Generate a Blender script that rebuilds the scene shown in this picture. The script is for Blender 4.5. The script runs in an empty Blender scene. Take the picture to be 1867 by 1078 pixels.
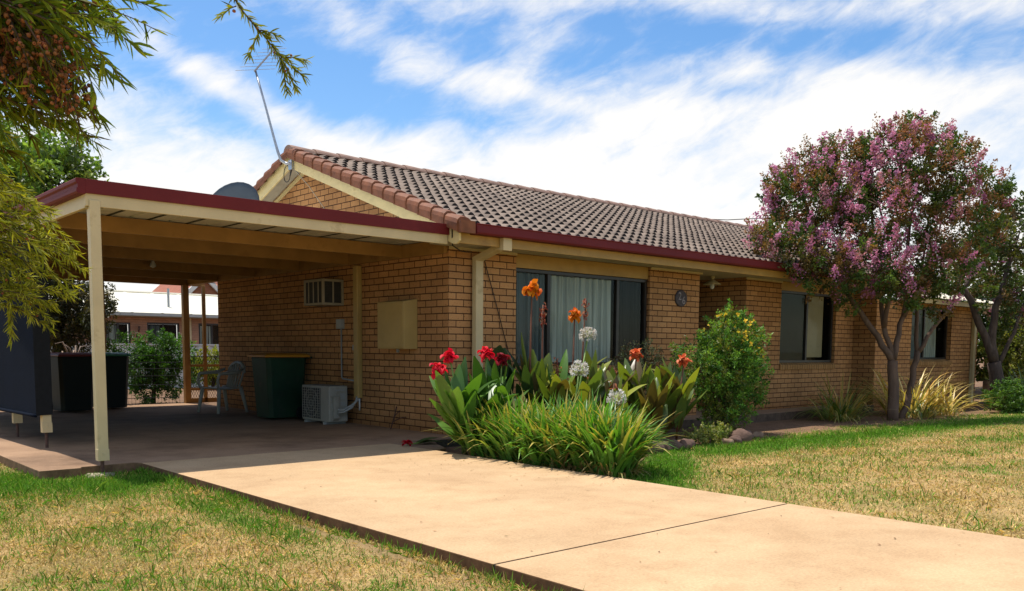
import bpy, math, random
import numpy as np
from mathutils import Vector, Matrix

rng = np.random.default_rng(7)
random.seed(7)
S = bpy.context.scene
COL = S.collection
PI = math.pi

# ------------------------------------------------------------------ helpers
def tag(o, label=None, cat=None, group=None, kind=None):
    if label: o['label'] = label
    if cat: o['category'] = cat
    if group: o['group'] = group
    if kind: o['kind'] = kind
    return o

def thing(name, label, cat, loc=(0, 0, 0), group=None, rz=0.0):
    o = bpy.data.objects.new(name, None)
    COL.objects.link(o)
    o.location = loc
    o.rotation_euler = (0, 0, rz)
    o.empty_display_size = 0.1
    return tag(o, label, cat, group)

def np_mesh(name, V, F, mat, parent=None, col=None, smooth=False, mats=None, midx=None):
    """V (N,3), F (M,k) array or list of lists -> one linked mesh object. V in world
    coordinates of the parent's local frame."""
    me = bpy.data.meshes.new(name)
    V = np.asarray(V, dtype=np.float32)
    if isinstance(F, np.ndarray):
        F = F.astype(np.int32)
        m, k = F.shape
        me.vertices.add(len(V)); me.vertices.foreach_set('co', V.ravel())
        me.loops.add(m * k); me.loops.foreach_set('vertex_index', F.ravel())
        me.polygons.add(m); me.polygons.foreach_set('loop_start', np.arange(0, m * k, k, dtype=np.int32))
        me.update(calc_edges=True)
        me.validate()
    else:
        me.from_pydata([tuple(v) for v in V], [], [list(f) for f in F])
        me.update()
    if col is not None:
        a = me.color_attributes.new('Col', 'FLOAT_COLOR', 'POINT')
        c = np.ones((len(V), 4), dtype=np.float32); c[:, :3] = col
        a.data.foreach_set('color', c.ravel())
    if smooth:
        me.polygons.foreach_set('use_smooth', np.ones(len(me.polygons), dtype=bool))
    for mm in (mats or [mat]):
        me.materials.append(mm)
    if midx is not None:
        me.polygons.foreach_set('material_index', np.asarray(midx, dtype=np.int32))
    o = bpy.data.objects.new(name, me)
    COL.objects.link(o)
    if parent is not None: o.parent = parent
    return o

class MB:
    """collects shapes and links them as ONE mesh object"""
    def __init__(s): s.V = []; s.F = []; s.M = []; s.mi = 0
    def add(s, V, F):
        n = len(s.V); s.V += [tuple(v) for v in V]
        for f in F: s.F.append([i + n for i in f]); s.M.append(s.mi)
    def box(s, x0, x1, y0, y1, z0, z1, M=None):
        V = [(x0,y0,z0),(x1,y0,z0),(x1,y1,z0),(x0,y1,z0),(x0,y0,z1),(x1,y0,z1),(x1,y1,z1),(x0,y1,z1)]
        if M is not None: V = [tuple(M @ Vector(v)) for v in V]
        s.add(V, [(0,3,2,1),(4,5,6,7),(0,1,5,4),(1,2,6,5),(2,3,7,6),(3,0,4,7)])
    def prism(s, pts, a, b, axis):
        """polygon of 2D pts extruded along axis 0/1/2 from a to b"""
        n = len(pts)
        def mk(p, t):
            if axis == 0: return (t, p[0], p[1])
            if axis == 1: return (p[0], t, p[1])
            return (p[0], p[1], t)
        V = [mk(p, a) for p in pts] + [mk(p, b) for p in pts]
        F = [list(range(n))[::-1], list(range(n, 2*n))] + [(i, (i+1) % n, n+(i+1) % n, n+i) for i in range(n)]
        s.add(V, F)
    def tube(s, pts, rad, n=8, caps=True):
        P = [Vector(p) for p in pts]
        if not hasattr(rad, '__len__'): rad = [rad] * len(P)
        ref = Vector((0.37, 0.21, 0.9))
        V = []; F = []
        for i, p in enumerate(P):
            d = (P[min(i+1, len(P)-1)] - P[max(i-1, 0)])
            if d.length < 1e-9: d = Vector((0, 0, 1))
            d.normalize()
            a = d.cross(ref)
            if a.length < 0.05: a = d.cross(Vector((1, 0, 0)))
            a.normalize(); b = d.cross(a)
            ref = ref - d * ref.dot(d) if (ref - d * ref.dot(d)).length > 0.1 else ref
            for k in range(n):
                t = 2 * PI * k / n
                V.append(tuple(p + (a * math.cos(t) + b * math.sin(t)) * rad[i]))
        for i in range(len(P) - 1):
            for k in range(n):
                F.append((i*n+k, i*n+(k+1) % n, (i+1)*n+(k+1) % n, (i+1)*n+k))
        if caps:
            F.append(list(range(n))[::-1]); F.append([(len(P)-1)*n+k for k in range(n)])
        s.add(V, F)
    def lathe(s, prof, c, n=20, axis='z'):
        V = []; F = []
        for r, h in prof:
            for k in range(n):
                t = 2*PI*k/n
                if axis == 'z': V.append((c[0]+r*math.cos(t), c[1]+r*math.sin(t), c[2]+h))
                elif axis == 'y': V.append((c[0]+r*math.cos(t), c[1]+h, c[2]+r*math.sin(t)))
                else: V.append((c[0]+h, c[1]+r*math.cos(t), c[2]+r*math.sin(t)))
        for i in range(len(prof)-1):
            for k in range(n):
                F.append((i*n+k, i*n+(k+1) % n, (i+1)*n+(k+1) % n, (i+1)*n+k))
        s.add(V, F)
    def build(s, name, mat, parent=None, smooth=False, bevel=0, mats=None):
        me = bpy.data.meshes.new(name)
        me.from_pydata(s.V, [], s.F); me.update()
        for mm in (mats or [mat]): me.materials.append(mm)
        if mats: me.polygons.foreach_set('material_index', np.array(s.M, dtype=np.int32))
        if smooth:
            me.polygons.foreach_set('use_smooth', np.ones(len(me.polygons), dtype=bool))
        o = bpy.data.objects.new(name, me); COL.objects.link(o)
        if parent is not None: o.parent = parent
        if bevel:
            b = o.modifiers.new('bevel', 'BEVEL'); b.width = bevel; b.segments = 2; b.limit_method = 'ANGLE'
        return o

def sstep(a, b, x):
    t = np.clip((x - a) / (b - a), 0, 1); return t * t * (3 - 2 * t)

_lat = rng.random((256, 256))
def vnoise(x, y):
    xi = np.floor(x).astype(int); yi = np.floor(y).astype(int)
    fx = x - xi; fy = y - yi
    fx = fx*fx*(3-2*fx); fy = fy*fy*(3-2*fy)
    g = lambda i, j: _lat[i % 256, j % 256]
    return (g(xi,yi)*(1-fx)+g(xi+1,yi)*fx)*(1-fy)+(g(xi,yi+1)*(1-fx)+g(xi+1,yi+1)*fx)*fy
def fbm(x, y, o=4):
    r = 0; a = 0.5; t = 0
    for i in range(o):
        r = r + a*vnoise(x*2**i+17*i, y*2**i+31*i); t += a; a *= 0.5
    return r / t

# ------------------------------------------------------------------ materials
def newmat(name):
    m = bpy.data.materials.new(name); m.use_nodes = True
    nt = m.node_tree
    return m, nt, nt.nodes, nt.links, nt.nodes['Principled BSDF']

def ramp(N, stops):
    r = N.new('ShaderNodeValToRGB')
    e = r.color_ramp.elements
    while len(e) < len(stops): e.new(0.5)
    for el, (p, c) in zip(e, stops):
        el.position = p; el.color = (*c, 1) if len(c) == 3 else c
    return r

def mat(name, c, rough=0.6, var=0.15, scale=6.0, bump=0.0, bscale=60.0, spec=0.4, metal=0.0, dirt=None, dscale=2.0, stretch=None):
    """painted / plain surface with tonal variation, optional dirt colour and fine bump"""
    m, nt, N, L, P = newmat(name)
    g = N.new('ShaderNodeNewGeometry')
    src = g.outputs['Position']
    if stretch:
        mp = N.new('ShaderNodeMapping'); mp.inputs['Scale'].default_value = stretch
        L.new(src, mp.inputs['Vector']); src = mp.outputs['Vector']
    n = N.new('ShaderNodeTexNoise'); n.inputs['Scale'].default_value = scale; n.inputs['Detail'].default_value = 5
    L.new(src, n.inputs['Vector'])
    lo = tuple(max(0, v*(1-var)) for v in c); hi = tuple(min(1, v*(1+var)) for v in c)
    r = ramp(N, [(0.3, lo), (0.7, hi)]); L.new(n.outputs['Fac'], r.inputs['Fac'])
    out = r.outputs['Color']
    if dirt:
        n2 = N.new('ShaderNodeTexNoise'); n2.inputs['Scale'].default_value = dscale; n2.inputs['Detail'].default_value = 8
        n2.inputs['Roughness'].default_value = 0.7
        L.new(src, n2.inputs['Vector'])
        r2 = ramp(N, [(0.55, (0,0,0)), (0.78, (1,1,1))]); L.new(n2.outputs['Fac'], r2.inputs['Fac'])
        mx = N.new('ShaderNodeMixRGB'); L.new(r2.outputs['Color'], mx.inputs['Fac'])
        L.new(out, mx.inputs['Color1']); mx.inputs['Color2'].default_value = (*dirt, 1)
        out = mx.outputs['Color']
    L.new(out, P.inputs['Base Color'])
    P.inputs['Roughness'].default_value = rough; P.inputs['Metallic'].default_value = metal
    P.inputs['Specular IOR Level'].default_value = spec
    if bump:
        n3 = N.new('ShaderNodeTexNoise'); n3.inputs['Scale'].default_value = bscale; n3.inputs['Detail'].default_value = 4
        L.new(src, n3.inputs['Vector'])
        b = N.new('ShaderNodeBump'); b.inputs['Strength'].default_value = bump; b.inputs['Distance'].default_value = 0.01
        L.new(n3.outputs['Fac'], b.inputs['Height']); L.new(b.outputs['Normal'], P.inputs['Normal'])
    return m

def brick_mat(name, c1, c2, mortar, bw=0.24, rh=0.086, ms=0.011, spots=True, rough=0.85):
    m, nt, N, L, P = newmat(name)
    g = N.new('ShaderNodeNewGeometry')
    sx = N.new('ShaderNodeSeparateXYZ'); L.new(g.outputs['Position'], sx.inputs[0])
    # walls are axis aligned: run the bond along x on one pair of faces, along y on the other
    ad = N.new('ShaderNodeMath'); ad.operation = 'SUBTRACT'
    L.new(sx.outputs['X'], ad.inputs[0]); L.new(sx.outputs['Y'], ad.inputs[1])
    sh = N.new('ShaderNodeMath'); sh.operation = 'ADD'; L.new(sx.outputs['Z'], sh.inputs[0]); sh.inputs[1].default_value = 0.086*40 + 0.02
    cb = N.new('ShaderNodeCombineXYZ'); L.new(ad.outputs[0], cb.inputs['X']); L.new(sh.outputs[0], cb.inputs['Y'])
    # wobble so that courses are not ruler straight
    nz = N.new('ShaderNodeTexNoise'); nz.inputs['Scale'].default_value = 9; L.new(g.outputs['Position'], nz.inputs['Vector'])
    vs = N.new('ShaderNodeVectorMath'); vs.operation = 'SCALE'; vs.inputs['Scale'].default_value = 0.006
    L.new(nz.outputs['Color'], vs.inputs[0])
    va = N.new('ShaderNodeVectorMath'); va.operation = 'ADD'; L.new(cb.outputs[0], va.inputs[0]); L.new(vs.outputs[0], va.inputs[1])
    b = N.new('ShaderNodeTexBrick')
    b.inputs['Scale'].default_value = 1; b.inputs['Brick Width'].default_value = bw; b.inputs['Row Height'].default_value = rh
    b.inputs['Mortar Size'].default_value = ms*0.5; b.inputs['Mortar Smooth'].default_value = 0.15; b.inputs['Bias'].default_value = 0
    b.inputs['Color1'].default_value = (*c1, 1); b.inputs['Color2'].default_value = (*c2, 1); b.inputs['Mortar'].default_value = (*mortar, 1)
    b.offset = 0.5
    L.new(va.outputs[0], b.inputs['Vector'])
    out = b.outputs['Color']
    n = N.new('ShaderNodeTexNoise'); n.inputs['Scale'].default_value = 1.3; n.inputs['Detail'].default_value = 6; L.new(g.outputs['Position'], n.inputs['Vector'])
    r = ramp(N, [(0.3, (0.78, 0.76, 0.74)), (0.7, (1.12, 1.1, 1.06))]); L.new(n.outputs['Fac'], r.inputs['Fac'])
    mx = N.new('ShaderNodeMixRGB'); mx.blend_type = 'MULTIPLY'; mx.inputs['Fac'].default_value = 1
    L.new(out, mx.inputs['Color1']); L.new(r.outputs['Color'], mx.inputs['Color2']); out = mx.outputs['Color']
    if spots:
        n2 = N.new('ShaderNodeTexNoise'); n2.inputs['Scale'].default_value = 42; n2.inputs['Detail'].default_value = 3; L.new(g.outputs['Position'], n2.inputs['Vector'])
        r2 = ramp(N, [(0.60, (1, 1, 1)), (0.70, (0.42, 0.33, 0.28))]); L.new(n2.outputs['Fac'], r2.inputs['Fac'])
        m2 = N.new('ShaderNodeMixRGB'); m2.blend_type = 'MULTIPLY'; m2.inputs['Fac'].default_value = 0.8
        L.new(out, m2.inputs['Color1']); L.new(r2.outputs['Color'], m2.inputs['Color2']); out = m2.outputs['Color']
    zn = N.new('ShaderNodeMath'); zn.operation = 'MULTIPLY_ADD'; L.new(n.outputs['Fac'], zn.inputs[0]); zn.inputs[1].default_value = -0.7; L.new(sx.outputs['Z'], zn.inputs[2])
    rd = ramp(N, [(0.0, (0.62, 0.56, 0.52)), (0.22, (1, 1, 1))])
    zo = N.new('ShaderNodeMath'); zo.operation = 'ADD'; L.new(zn.outputs[0], zo.inputs[0]); zo.inputs[1].default_value = 0.32
    L.new(zo.outputs[0], rd.inputs['Fac'])
    m3 = N.new('ShaderNodeMixRGB'); m3.blend_type = 'MULTIPLY'; m3.inputs['Fac'].default_value = 1
    L.new(out, m3.inputs['Color1']); L.new(rd.outputs['Color'], m3.inputs['Color2']); out = m3.outputs['Color']
    L.new(out, P.inputs['Base Color'])
    P.inputs['Roughness'].default_value = rough; P.inputs['Specular IOR Level'].default_value = 0.2
    n3 = N.new('ShaderNodeTexNoise'); n3.inputs['Scale'].default_value = 70; L.new(g.outputs['Position'], n3.inputs['Vector'])
    mm = N.new('ShaderNodeMath'); mm.operation = 'MULTIPLY_ADD'; mm.inputs[1].default_value = -1.0
    L.new(b.outputs['Fac'], mm.inputs[0]); 
    ms2 = N.new('ShaderNodeMath'); ms2.operation = 'MULTIPLY'; ms2.inputs[1].default_value = 0.3; L.new(n3.outputs['Fac'], ms2.inputs[0])
    L.new(ms2.outputs[0], mm.inputs[2])
    bp = N.new('ShaderNodeBump'); bp.inputs['Strength'].default_value = 0.9; bp.inputs['Distance'].default_value = 0.008
    L.new(mm.outputs[0], bp.inputs['Height']); L.new(bp.outputs['Normal'], P.inputs['Normal'])
    return m

def leaf_mat(name, trans=0.35, rough=0.5, tint=(1.25, 1.3, 0.5), spec=0.35):
    m, nt, N, L, P = newmat(name)
    a = N.new('ShaderNodeAttribute'); a.attribute_name = 'Col'
    L.new(a.outputs['Color'], P.inputs['Base Color'])
    P.inputs['Roughness'].default_value = rough; P.inputs['Specular IOR Level'].default_value = spec
    t = N.new('ShaderNodeBsdfTranslucent')
    mu = N.new('ShaderNodeMixRGB'); mu.blend_type = 'MULTIPLY'; mu.inputs['Fac'].default_value = 1
    L.new(a.outputs['Color'], mu.inputs['Color1']); mu.inputs['Color2'].default_value = (*tint, 1)
    L.new(mu.outputs['Color'], t.inputs['Color'])
    mx = N.new('ShaderNodeMixShader'); mx.inputs['Fac'].default_value = trans
    L.new(P.outputs[0], mx.inputs[1]); L.new(t.outputs[0], mx.inputs[2])
    L.new(mx.outputs[0], N['Material Output'].inputs['Surface'])
    return m

def glass_mat(name, tint=(0.80, 0.80, 0.76), refl=0.16):
    m, nt, N, L, P = newmat(name)
    tr = N.new('ShaderNodeBsdfTransparent'); tr.inputs['Color'].default_value = (*tint, 1)
    gl = N.new('ShaderNodeBsdfGlossy'); gl.inputs['Roughness'].default_value = 0.03; gl.inputs['Color'].default_value = (0.9, 0.9, 0.86, 1)
    lw = N.new('ShaderNodeLayerWeight'); lw.inputs['Blend'].default_value = 0.25
    ma = N.new('ShaderNodeMath'); ma.operation = 'MULTIPLY_ADD'; ma.inputs[1].default_value = 0.10; ma.inputs[2].default_value = refl*0.1
    L.new(lw.outputs['Fresnel'], ma.inputs[0])
    mx = N.new('ShaderNodeMixShader'); L.new(ma.outputs[0], mx.inputs['Fac'])
    L.new(tr.outputs[0], mx.inputs[1]); L.new(gl.outputs[0], mx.inputs[2])
    L.new(mx.outputs[0], N['Material Output'].inputs['Surface'])
    return m

def attr_mat(name, rough=0.9, bump=0.3, bscale=80, var=0.25, vscale=40):
    m, nt, N, L, P = newmat(name)
    a = N.new('ShaderNodeAttribute'); a.attribute_name = 'Col'
    g = N.new('ShaderNodeNewGeometry')
    n = N.new('ShaderNodeTexNoise'); n.inputs['Scale'].default_value = vscale; n.inputs['Detail'].default_value = 6; n.inputs['Roughness'].default_value = 0.7
    L.new(g.outputs['Position'], n.inputs['Vector'])
    r = ramp(N, [(0.3, (1-var*1.6,)*3), (0.7, (1+var,)*3)]); L.new(n.outputs['Fac'], r.inputs['Fac'])
    mu = N.new('ShaderNodeMixRGB'); mu.blend_type = 'MULTIPLY'; mu.inputs['Fac'].default_value = 1
    L.new(a.outputs['Color'], mu.inputs['Color1']); L.new(r.outputs['Color'], mu.inputs['Color2'])
    L.new(mu.outputs['Color'], P.inputs['Base Color'])
    P.inputs['Roughness'].default_value = rough; P.inputs['Specular IOR Level'].default_value = 0.15
    b = N.new('ShaderNodeBump'); b.inputs['Strength'].default_value = bump; b.inputs['Distance'].default_value = 0.02
    n3 = N.new('ShaderNodeTexNoise'); n3.inputs['Scale'].default_value = bscale; n3.inputs['Detail'].default_value = 3
    L.new(g.outputs['Position'], n3.inputs['Vector'])
    L.new(n3.outputs['Fac'], b.inputs['Height']); L.new(b.outputs['Normal'], P.inputs['Normal'])
    return m

def concrete_mat(name, c, stain, edge=None):
    m, nt, N, L, P = newmat(name)
    g = N.new('ShaderNodeNewGeometry')
    def noise(s, d=6, ro=0.6):
        n = N.new('ShaderNodeTexNoise'); n.inputs['Scale'].default_value = s; n.inputs['Detail'].default_value = d; n.inputs['Roughness'].default_value = ro
        L.new(g.outputs['Position'], n.inputs['Vector']); return n.outputs['Fac']
    def mix(fac, a, b, bl='MIX'):
        x = N.new('ShaderNodeMixRGB'); x.blend_type = bl
        L.new(fac, x.inputs['Fac']) if hasattr(fac, 'links') else setattr(x.inputs['Fac'], 'default_value', fac)
        for i, v in (('Color1', a), ('Color2', b)):
            if hasattr(v, 'links'): L.new(v, x.inputs[i])
            else: x.inputs[i].default_value = (*v, 1)
        return x.outputs['Color']
    r1 = ramp(N, [(0.35, tuple(v*0.9 for v in c)), (0.65, tuple(v*1.06 for v in c))]); L.new(noise(0.9, 8, 0.65), r1.inputs['Fac'])
    out = r1.outputs['Color']
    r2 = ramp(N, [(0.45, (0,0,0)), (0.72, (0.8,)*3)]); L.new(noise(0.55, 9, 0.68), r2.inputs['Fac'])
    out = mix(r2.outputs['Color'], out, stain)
    r3 = ramp(N, [(0.33, (0.80,)*3), (0.67, (1.10,)*3)]); L.new(noise(60, 5, 0.75), r3.inputs['Fac'])
    out = mix(1.0, out, r3.outputs['Color'], 'MULTIPLY')
    r6_ = ramp(N, [(0.30, (0.88, 0.85, 0.82)), (0.55, (1.03,)*3)]); L.new(noise(3.2, 8, 0.7), r6_.inputs['Fac'])
    out = mix(1.0, out, r6_.outputs['Color'], 'MULTIPLY')
    v = N.new('ShaderNodeTexVoronoi'); v.inputs['Scale'].default_value = 13; L.new(g.outputs['Position'], v.inputs['Vector'])
    r4 = ramp(N, [(0.03, (0.45, 0.4, 0.36)), (0.075, (1, 1, 1))]); L.new(v.outputs['Distance'], r4.inputs['Fac'])
    nn = ramp(N, [(0.5, (0,)*3), (0.62, (1,)*3)]); L.new(noise(2.1, 3), nn.inputs['Fac'])
    out = mix(1.0, out, mix(nn.outputs['Color'], (1, 1, 1), r4.outputs['Color']), 'MULTIPLY')
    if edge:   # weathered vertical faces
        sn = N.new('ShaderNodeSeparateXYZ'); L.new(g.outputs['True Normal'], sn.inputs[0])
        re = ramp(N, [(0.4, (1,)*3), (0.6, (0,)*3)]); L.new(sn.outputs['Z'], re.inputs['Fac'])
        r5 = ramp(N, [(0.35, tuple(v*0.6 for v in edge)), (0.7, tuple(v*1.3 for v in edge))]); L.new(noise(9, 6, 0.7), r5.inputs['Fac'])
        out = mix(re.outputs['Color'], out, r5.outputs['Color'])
    L.new(out, P.inputs['Base Color']); P.inputs['Roughness'].default_value = 0.9; P.inputs['Specular IOR Level'].default_value = 0.2
    b = N.new('ShaderNodeBump'); b.inputs['Strength'].default_value = 0.35; b.inputs['Distance'].default_value = 0.006
    L.new(noise(120, 3), b.inputs['Height']); L.new(b.outputs['Normal'], P.inputs['Normal'])
    return m

M = {}
M['brick'] = brick_mat('tan_face_brick', (0.65, 0.328, 0.130), (0.51, 0.248, 0.096), (0.085, 0.038, 0.02), ms=0.0125)
M['brick_sill'] = brick_mat('tan_sill_brick', (0.56, 0.305, 0.115), (0.46, 0.24, 0.085), (0.085, 0.035, 0.018), bw=0.086, rh=0.3)
M['brick_nb'] = brick_mat('pink_neighbour_brick', (0.50, 0.27, 0.17), (0.46, 0.24, 0.15), (0.38, 0.2, 0.12), spots=False)
M['brick_red'] = brick_mat('red_brick', (0.33, 0.12, 0.06), (0.27, 0.10, 0.05), (0.3, 0.2, 0.15), spots=False)
M['cream'] = mat('cream_paint', (0.66, 0.51, 0.27), 0.5, 0.1, 3, 0.15, 40, dirt=(0.36, 0.24, 0.10), dscale=3)
M['ochre'] = mat('ochre_paint', (0.50, 0.29, 0.075), 0.5, 0.12, 4, 0.1, 40, dirt=(0.3, 0.15, 0.04), dscale=3)
M['ochre_beam'] = mat('ochre_beam_paint', (0.38, 0.20, 0.055), 0.55, 0.15, 4, 0.1, 40, dirt=(0.22, 0.09, 0.025), dscale=2.4)  # ochre lowered in colour to deepen the shade under the carport
M['yellow_barge'] = mat('yellow_barge_paint', (0.78, 0.60, 0.27), 0.55, 0.12, 5, 0.15, 40, dirt=(0.42, 0.29, 0.1), dscale=5, stretch=(1, 1, 2))
M['maroon'] = mat('maroon_steel', (0.15, 0.014, 0.014), 0.6, 0.1, 2, 0.0, spec=0.25, dirt=(0.22, 0.026, 0.024), dscale=1.6)
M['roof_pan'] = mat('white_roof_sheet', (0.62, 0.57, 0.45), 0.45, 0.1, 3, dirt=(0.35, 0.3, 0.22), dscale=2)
M['soffit'] = mat('soffit_sheet', (0.56, 0.47, 0.32), 0.7, 0.1, 3, dirt=(0.4, 0.3, 0.18))
M['bronze'] = mat('bronze_aluminium', (0.035, 0.026, 0.02), 0.35, 0.2, 10, spec=0.5)
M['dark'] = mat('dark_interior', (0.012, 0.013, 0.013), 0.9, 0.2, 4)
M['steel'] = mat('galvanised_steel', (0.42, 0.43, 0.45), 0.35, 0.15, 30, metal=0.8)
M['rust'] = mat('rusty_steel', (0.10, 0.05, 0.035), 0.75, 0.3, 40)
M['white'] = mat('white_plastic', (0.72, 0.70, 0.64), 0.5, 0.06, 5, dirt=(0.5, 0.45, 0.35), dscale=4)
M['chair_white'] = mat('white_resin', (0.48, 0.48, 0.42), 0.42, 0.06, 5, dirt=(0.45, 0.42, 0.34), dscale=6)
M['grey_box'] = mat('grey_box_plastic', (0.40, 0.39, 0.35), 0.5, 0.08, 5)
M['black'] = mat('black_metal', (0.012, 0.012, 0.013), 0.7, 0.2, 20, spec=0.2)
M['slat'] = mat('dark_louvre', (0.055, 0.05, 0.042), 0.6, 0.2, 10)
M['bin_green'] = mat('dark_green_plastic', (0.009, 0.042, 0.018), 0.5, 0.25, 4, 0.15, 120, dirt=(0.05, 0.05, 0.035), dscale=3)
M['bin_dark'] = mat('charcoal_green_plastic', (0.006, 0.012, 0.008), 0.6, 0.15, 5, 0.15, 120)
M['bin_lid_yellow'] = mat('yellow_lid_plastic', (0.62, 0.25, 0.02), 0.45, 0.1, 5)
M['bin_lid_red'] = mat('red_lid_plastic', (0.22, 0.03, 0.025), 0.45, 0.1, 5)
M['bin_lid_green'] = mat('green_lid_plastic', (0.03, 0.20, 0.09), 0.45, 0.1, 5)
M['navy'] = mat('navy_shade_cloth', (0.004, 0.008, 0.018), 0.95, 0.15, 3, 0.3, 400, spec=0.1)
M['ac_cream'] = mat('cream_casing', (0.40, 0.37, 0.30), 0.55, 0.06, 5, dirt=(0.28, 0.24, 0.17), dscale=4)
M['roof_bounce'] = mat('bright_roof_top_sheet', (0.80, 0.78, 0.72), 0.6, 0.06, 3)  # top of the carport roof, brightened to bounce light onto the gable
M['dish'] = mat('slate_dish_paint', (0.055, 0.075, 0.10), 0.55, 0.1, 6)
M['cord'] = mat('black_cord', (0.02, 0.018, 0.016), 0.6)
M['wirew'] = mat('pale_cord', (0.6, 0.5, 0.35), 0.6)
M['bark_crepe'] = mat('crepe_bark', (0.135, 0.08, 0.052), 0.8, 0.35, 5, 0.6, 50, dirt=(0.24, 0.16, 0.11), dscale=4, stretch=(2, 2, 0.5))
M['bark_dark'] = mat('dark_bark', (0.075, 0.05, 0.038), 0.9, 0.35, 9, 0.9, 40, dirt=(0.16, 0.12, 0.10), dscale=6, stretch=(2, 2, 0.6))
M['twig'] = mat('brown_twig', (0.10, 0.055, 0.03), 0.8, 0.3, 30)
M['stem_red'] = mat('reddish_stem', (0.16, 0.06, 0.03), 0.6, 0.2, 20)
M['stem_green'] = mat('green_stem', (0.16, 0.26, 0.05), 0.5, 0.2, 20)
M['rock'] = mat('garden_rock', (0.15, 0.085, 0.06), 0.85, 0.35, 8, 0.6, 30, dirt=(0.09, 0.055, 0.04), dscale=8)
M['rock_pale'] = mat('pale_footing', (0.36, 0.29, 0.2), 0.9, 0.3, 12, 0.6, 40, dirt=(0.3, 0.24, 0.17), dscale=10)
M['nb_roof'] = mat('cream_roof_sheet', (0.80, 0.74, 0.58), 0.45, 0.04, 2)
M['pale_roof'] = mat('pale_corrugated_sheet', (0.80, 0.72, 0.56), 0.45, 0.08, 4)
M['fence_pale'] = mat('pale_fence_sheet', (0.60, 0.60, 0.58), 0.5, 0.06, 4)
M['terracotta'] = mat('terracotta_tile', (0.215, 0.074, 0.030), 0.7, 0.25, 9, 0.2, 60, dirt=(0.16, 0.065, 0.04), dscale=7)
M['ridge'] = mat('brown_ridge_tile', (0.30, 0.18, 0.13), 0.75, 0.25, 6, 0.2, 60, dirt=(0.20, 0.12, 0.09), dscale=4)
M['tile_red'] = mat('red_roof_tile', (0.36, 0.12, 0.06), 0.7, 0.2, 5)
M['butt'] = mat('painted_tile_shade', (0.018, 0.011, 0.008), 0.9, 0.3, 20)  # tile ends coloured near black, standing in for shade in their openings
M['roller'] = mat('cream_roller_blind', (0.55, 0.47, 0.28), 0.7, 0.05, 3, dirt=(0.42, 0.36, 0.22), dscale=9)
M['screen'] = mat('fly_screen', (0.045, 0.052, 0.042), 0.8, 0.12, 4)
M['lace'] = mat('lace_curtain', (0.60, 0.66, 0.58), 0.8, 0.38, 9, stretch=(4, 4, 0.12))  # vertical streaks in the colour paint the shading of the folds
M['lace_dim'] = mat('grey_curtain', (0.14, 0.18, 0.19), 0.8, 0.1, 14, stretch=(3, 3, 0.3))
M['drape_dark'] = mat('dark_drape', (0.028, 0.031, 0.033), 0.85, 0.2, 10, stretch=(3, 3, 0.3))
M['plaque'] = mat('bronze_plaque', (0.075, 0.055, 0.055), 0.5, 0.25, 20, 0.3, 60)
M['plaque_num'] = mat('plaque_raised', (0.30, 0.25, 0.24), 0.45, 0.2, 20)
M['shade'] = mat('enamel_lamp_shade', (0.62, 0.50, 0.30), 0.4, 0.1, 10)
M['box_cream'] = mat('meter_box_paint', (0.54, 0.35, 0.11), 0.5, 0.08, 4, 0.05, 40, dirt=(0.45, 0.3, 0.12), dscale=2)
M['glass'] = glass_mat('window_glass')
M['leaf'] = leaf_mat('leaf')
M['leaf_gloss'] = leaf_mat('glossy_leaf', 0.28, 0.38, (1.3, 1.35, 0.4), 0.5)
M['needle'] = leaf_mat('narrow_leaf', 0.35, 0.65, (1.35, 1.25, 0.3), 0.12)
M['petal'] = leaf_mat('petal', 0.3, 0.55, (1.2, 1.0, 1.0), 0.2)
M['grassblade'] = leaf_mat('grass_blade', 0.25, 0.7, (1.15, 1.15, 0.6), 0.15)
M['capsule'] = attr_mat('seed_capsule', 0.8, 0.3, 200, 0.2, 150)
M['ground'] = attr_mat('lawn_soil', 0.95, 0.6, 60, 0.3, 45)
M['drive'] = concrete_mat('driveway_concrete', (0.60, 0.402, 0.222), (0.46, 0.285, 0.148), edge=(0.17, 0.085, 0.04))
M['slab'] = concrete_mat('carport_concrete', (0.40, 0.25, 0.15), (0.07, 0.04, 0.026), edge=(0.22, 0.13, 0.07))  # oil-stained slab, its colours also lowered to imitate deep carport shade
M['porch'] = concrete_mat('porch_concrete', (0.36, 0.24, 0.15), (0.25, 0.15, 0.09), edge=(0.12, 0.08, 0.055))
M['joint'] = mat('dark_joint', (0.05, 0.045, 0.03), 0.95, 0.3, 30)

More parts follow.
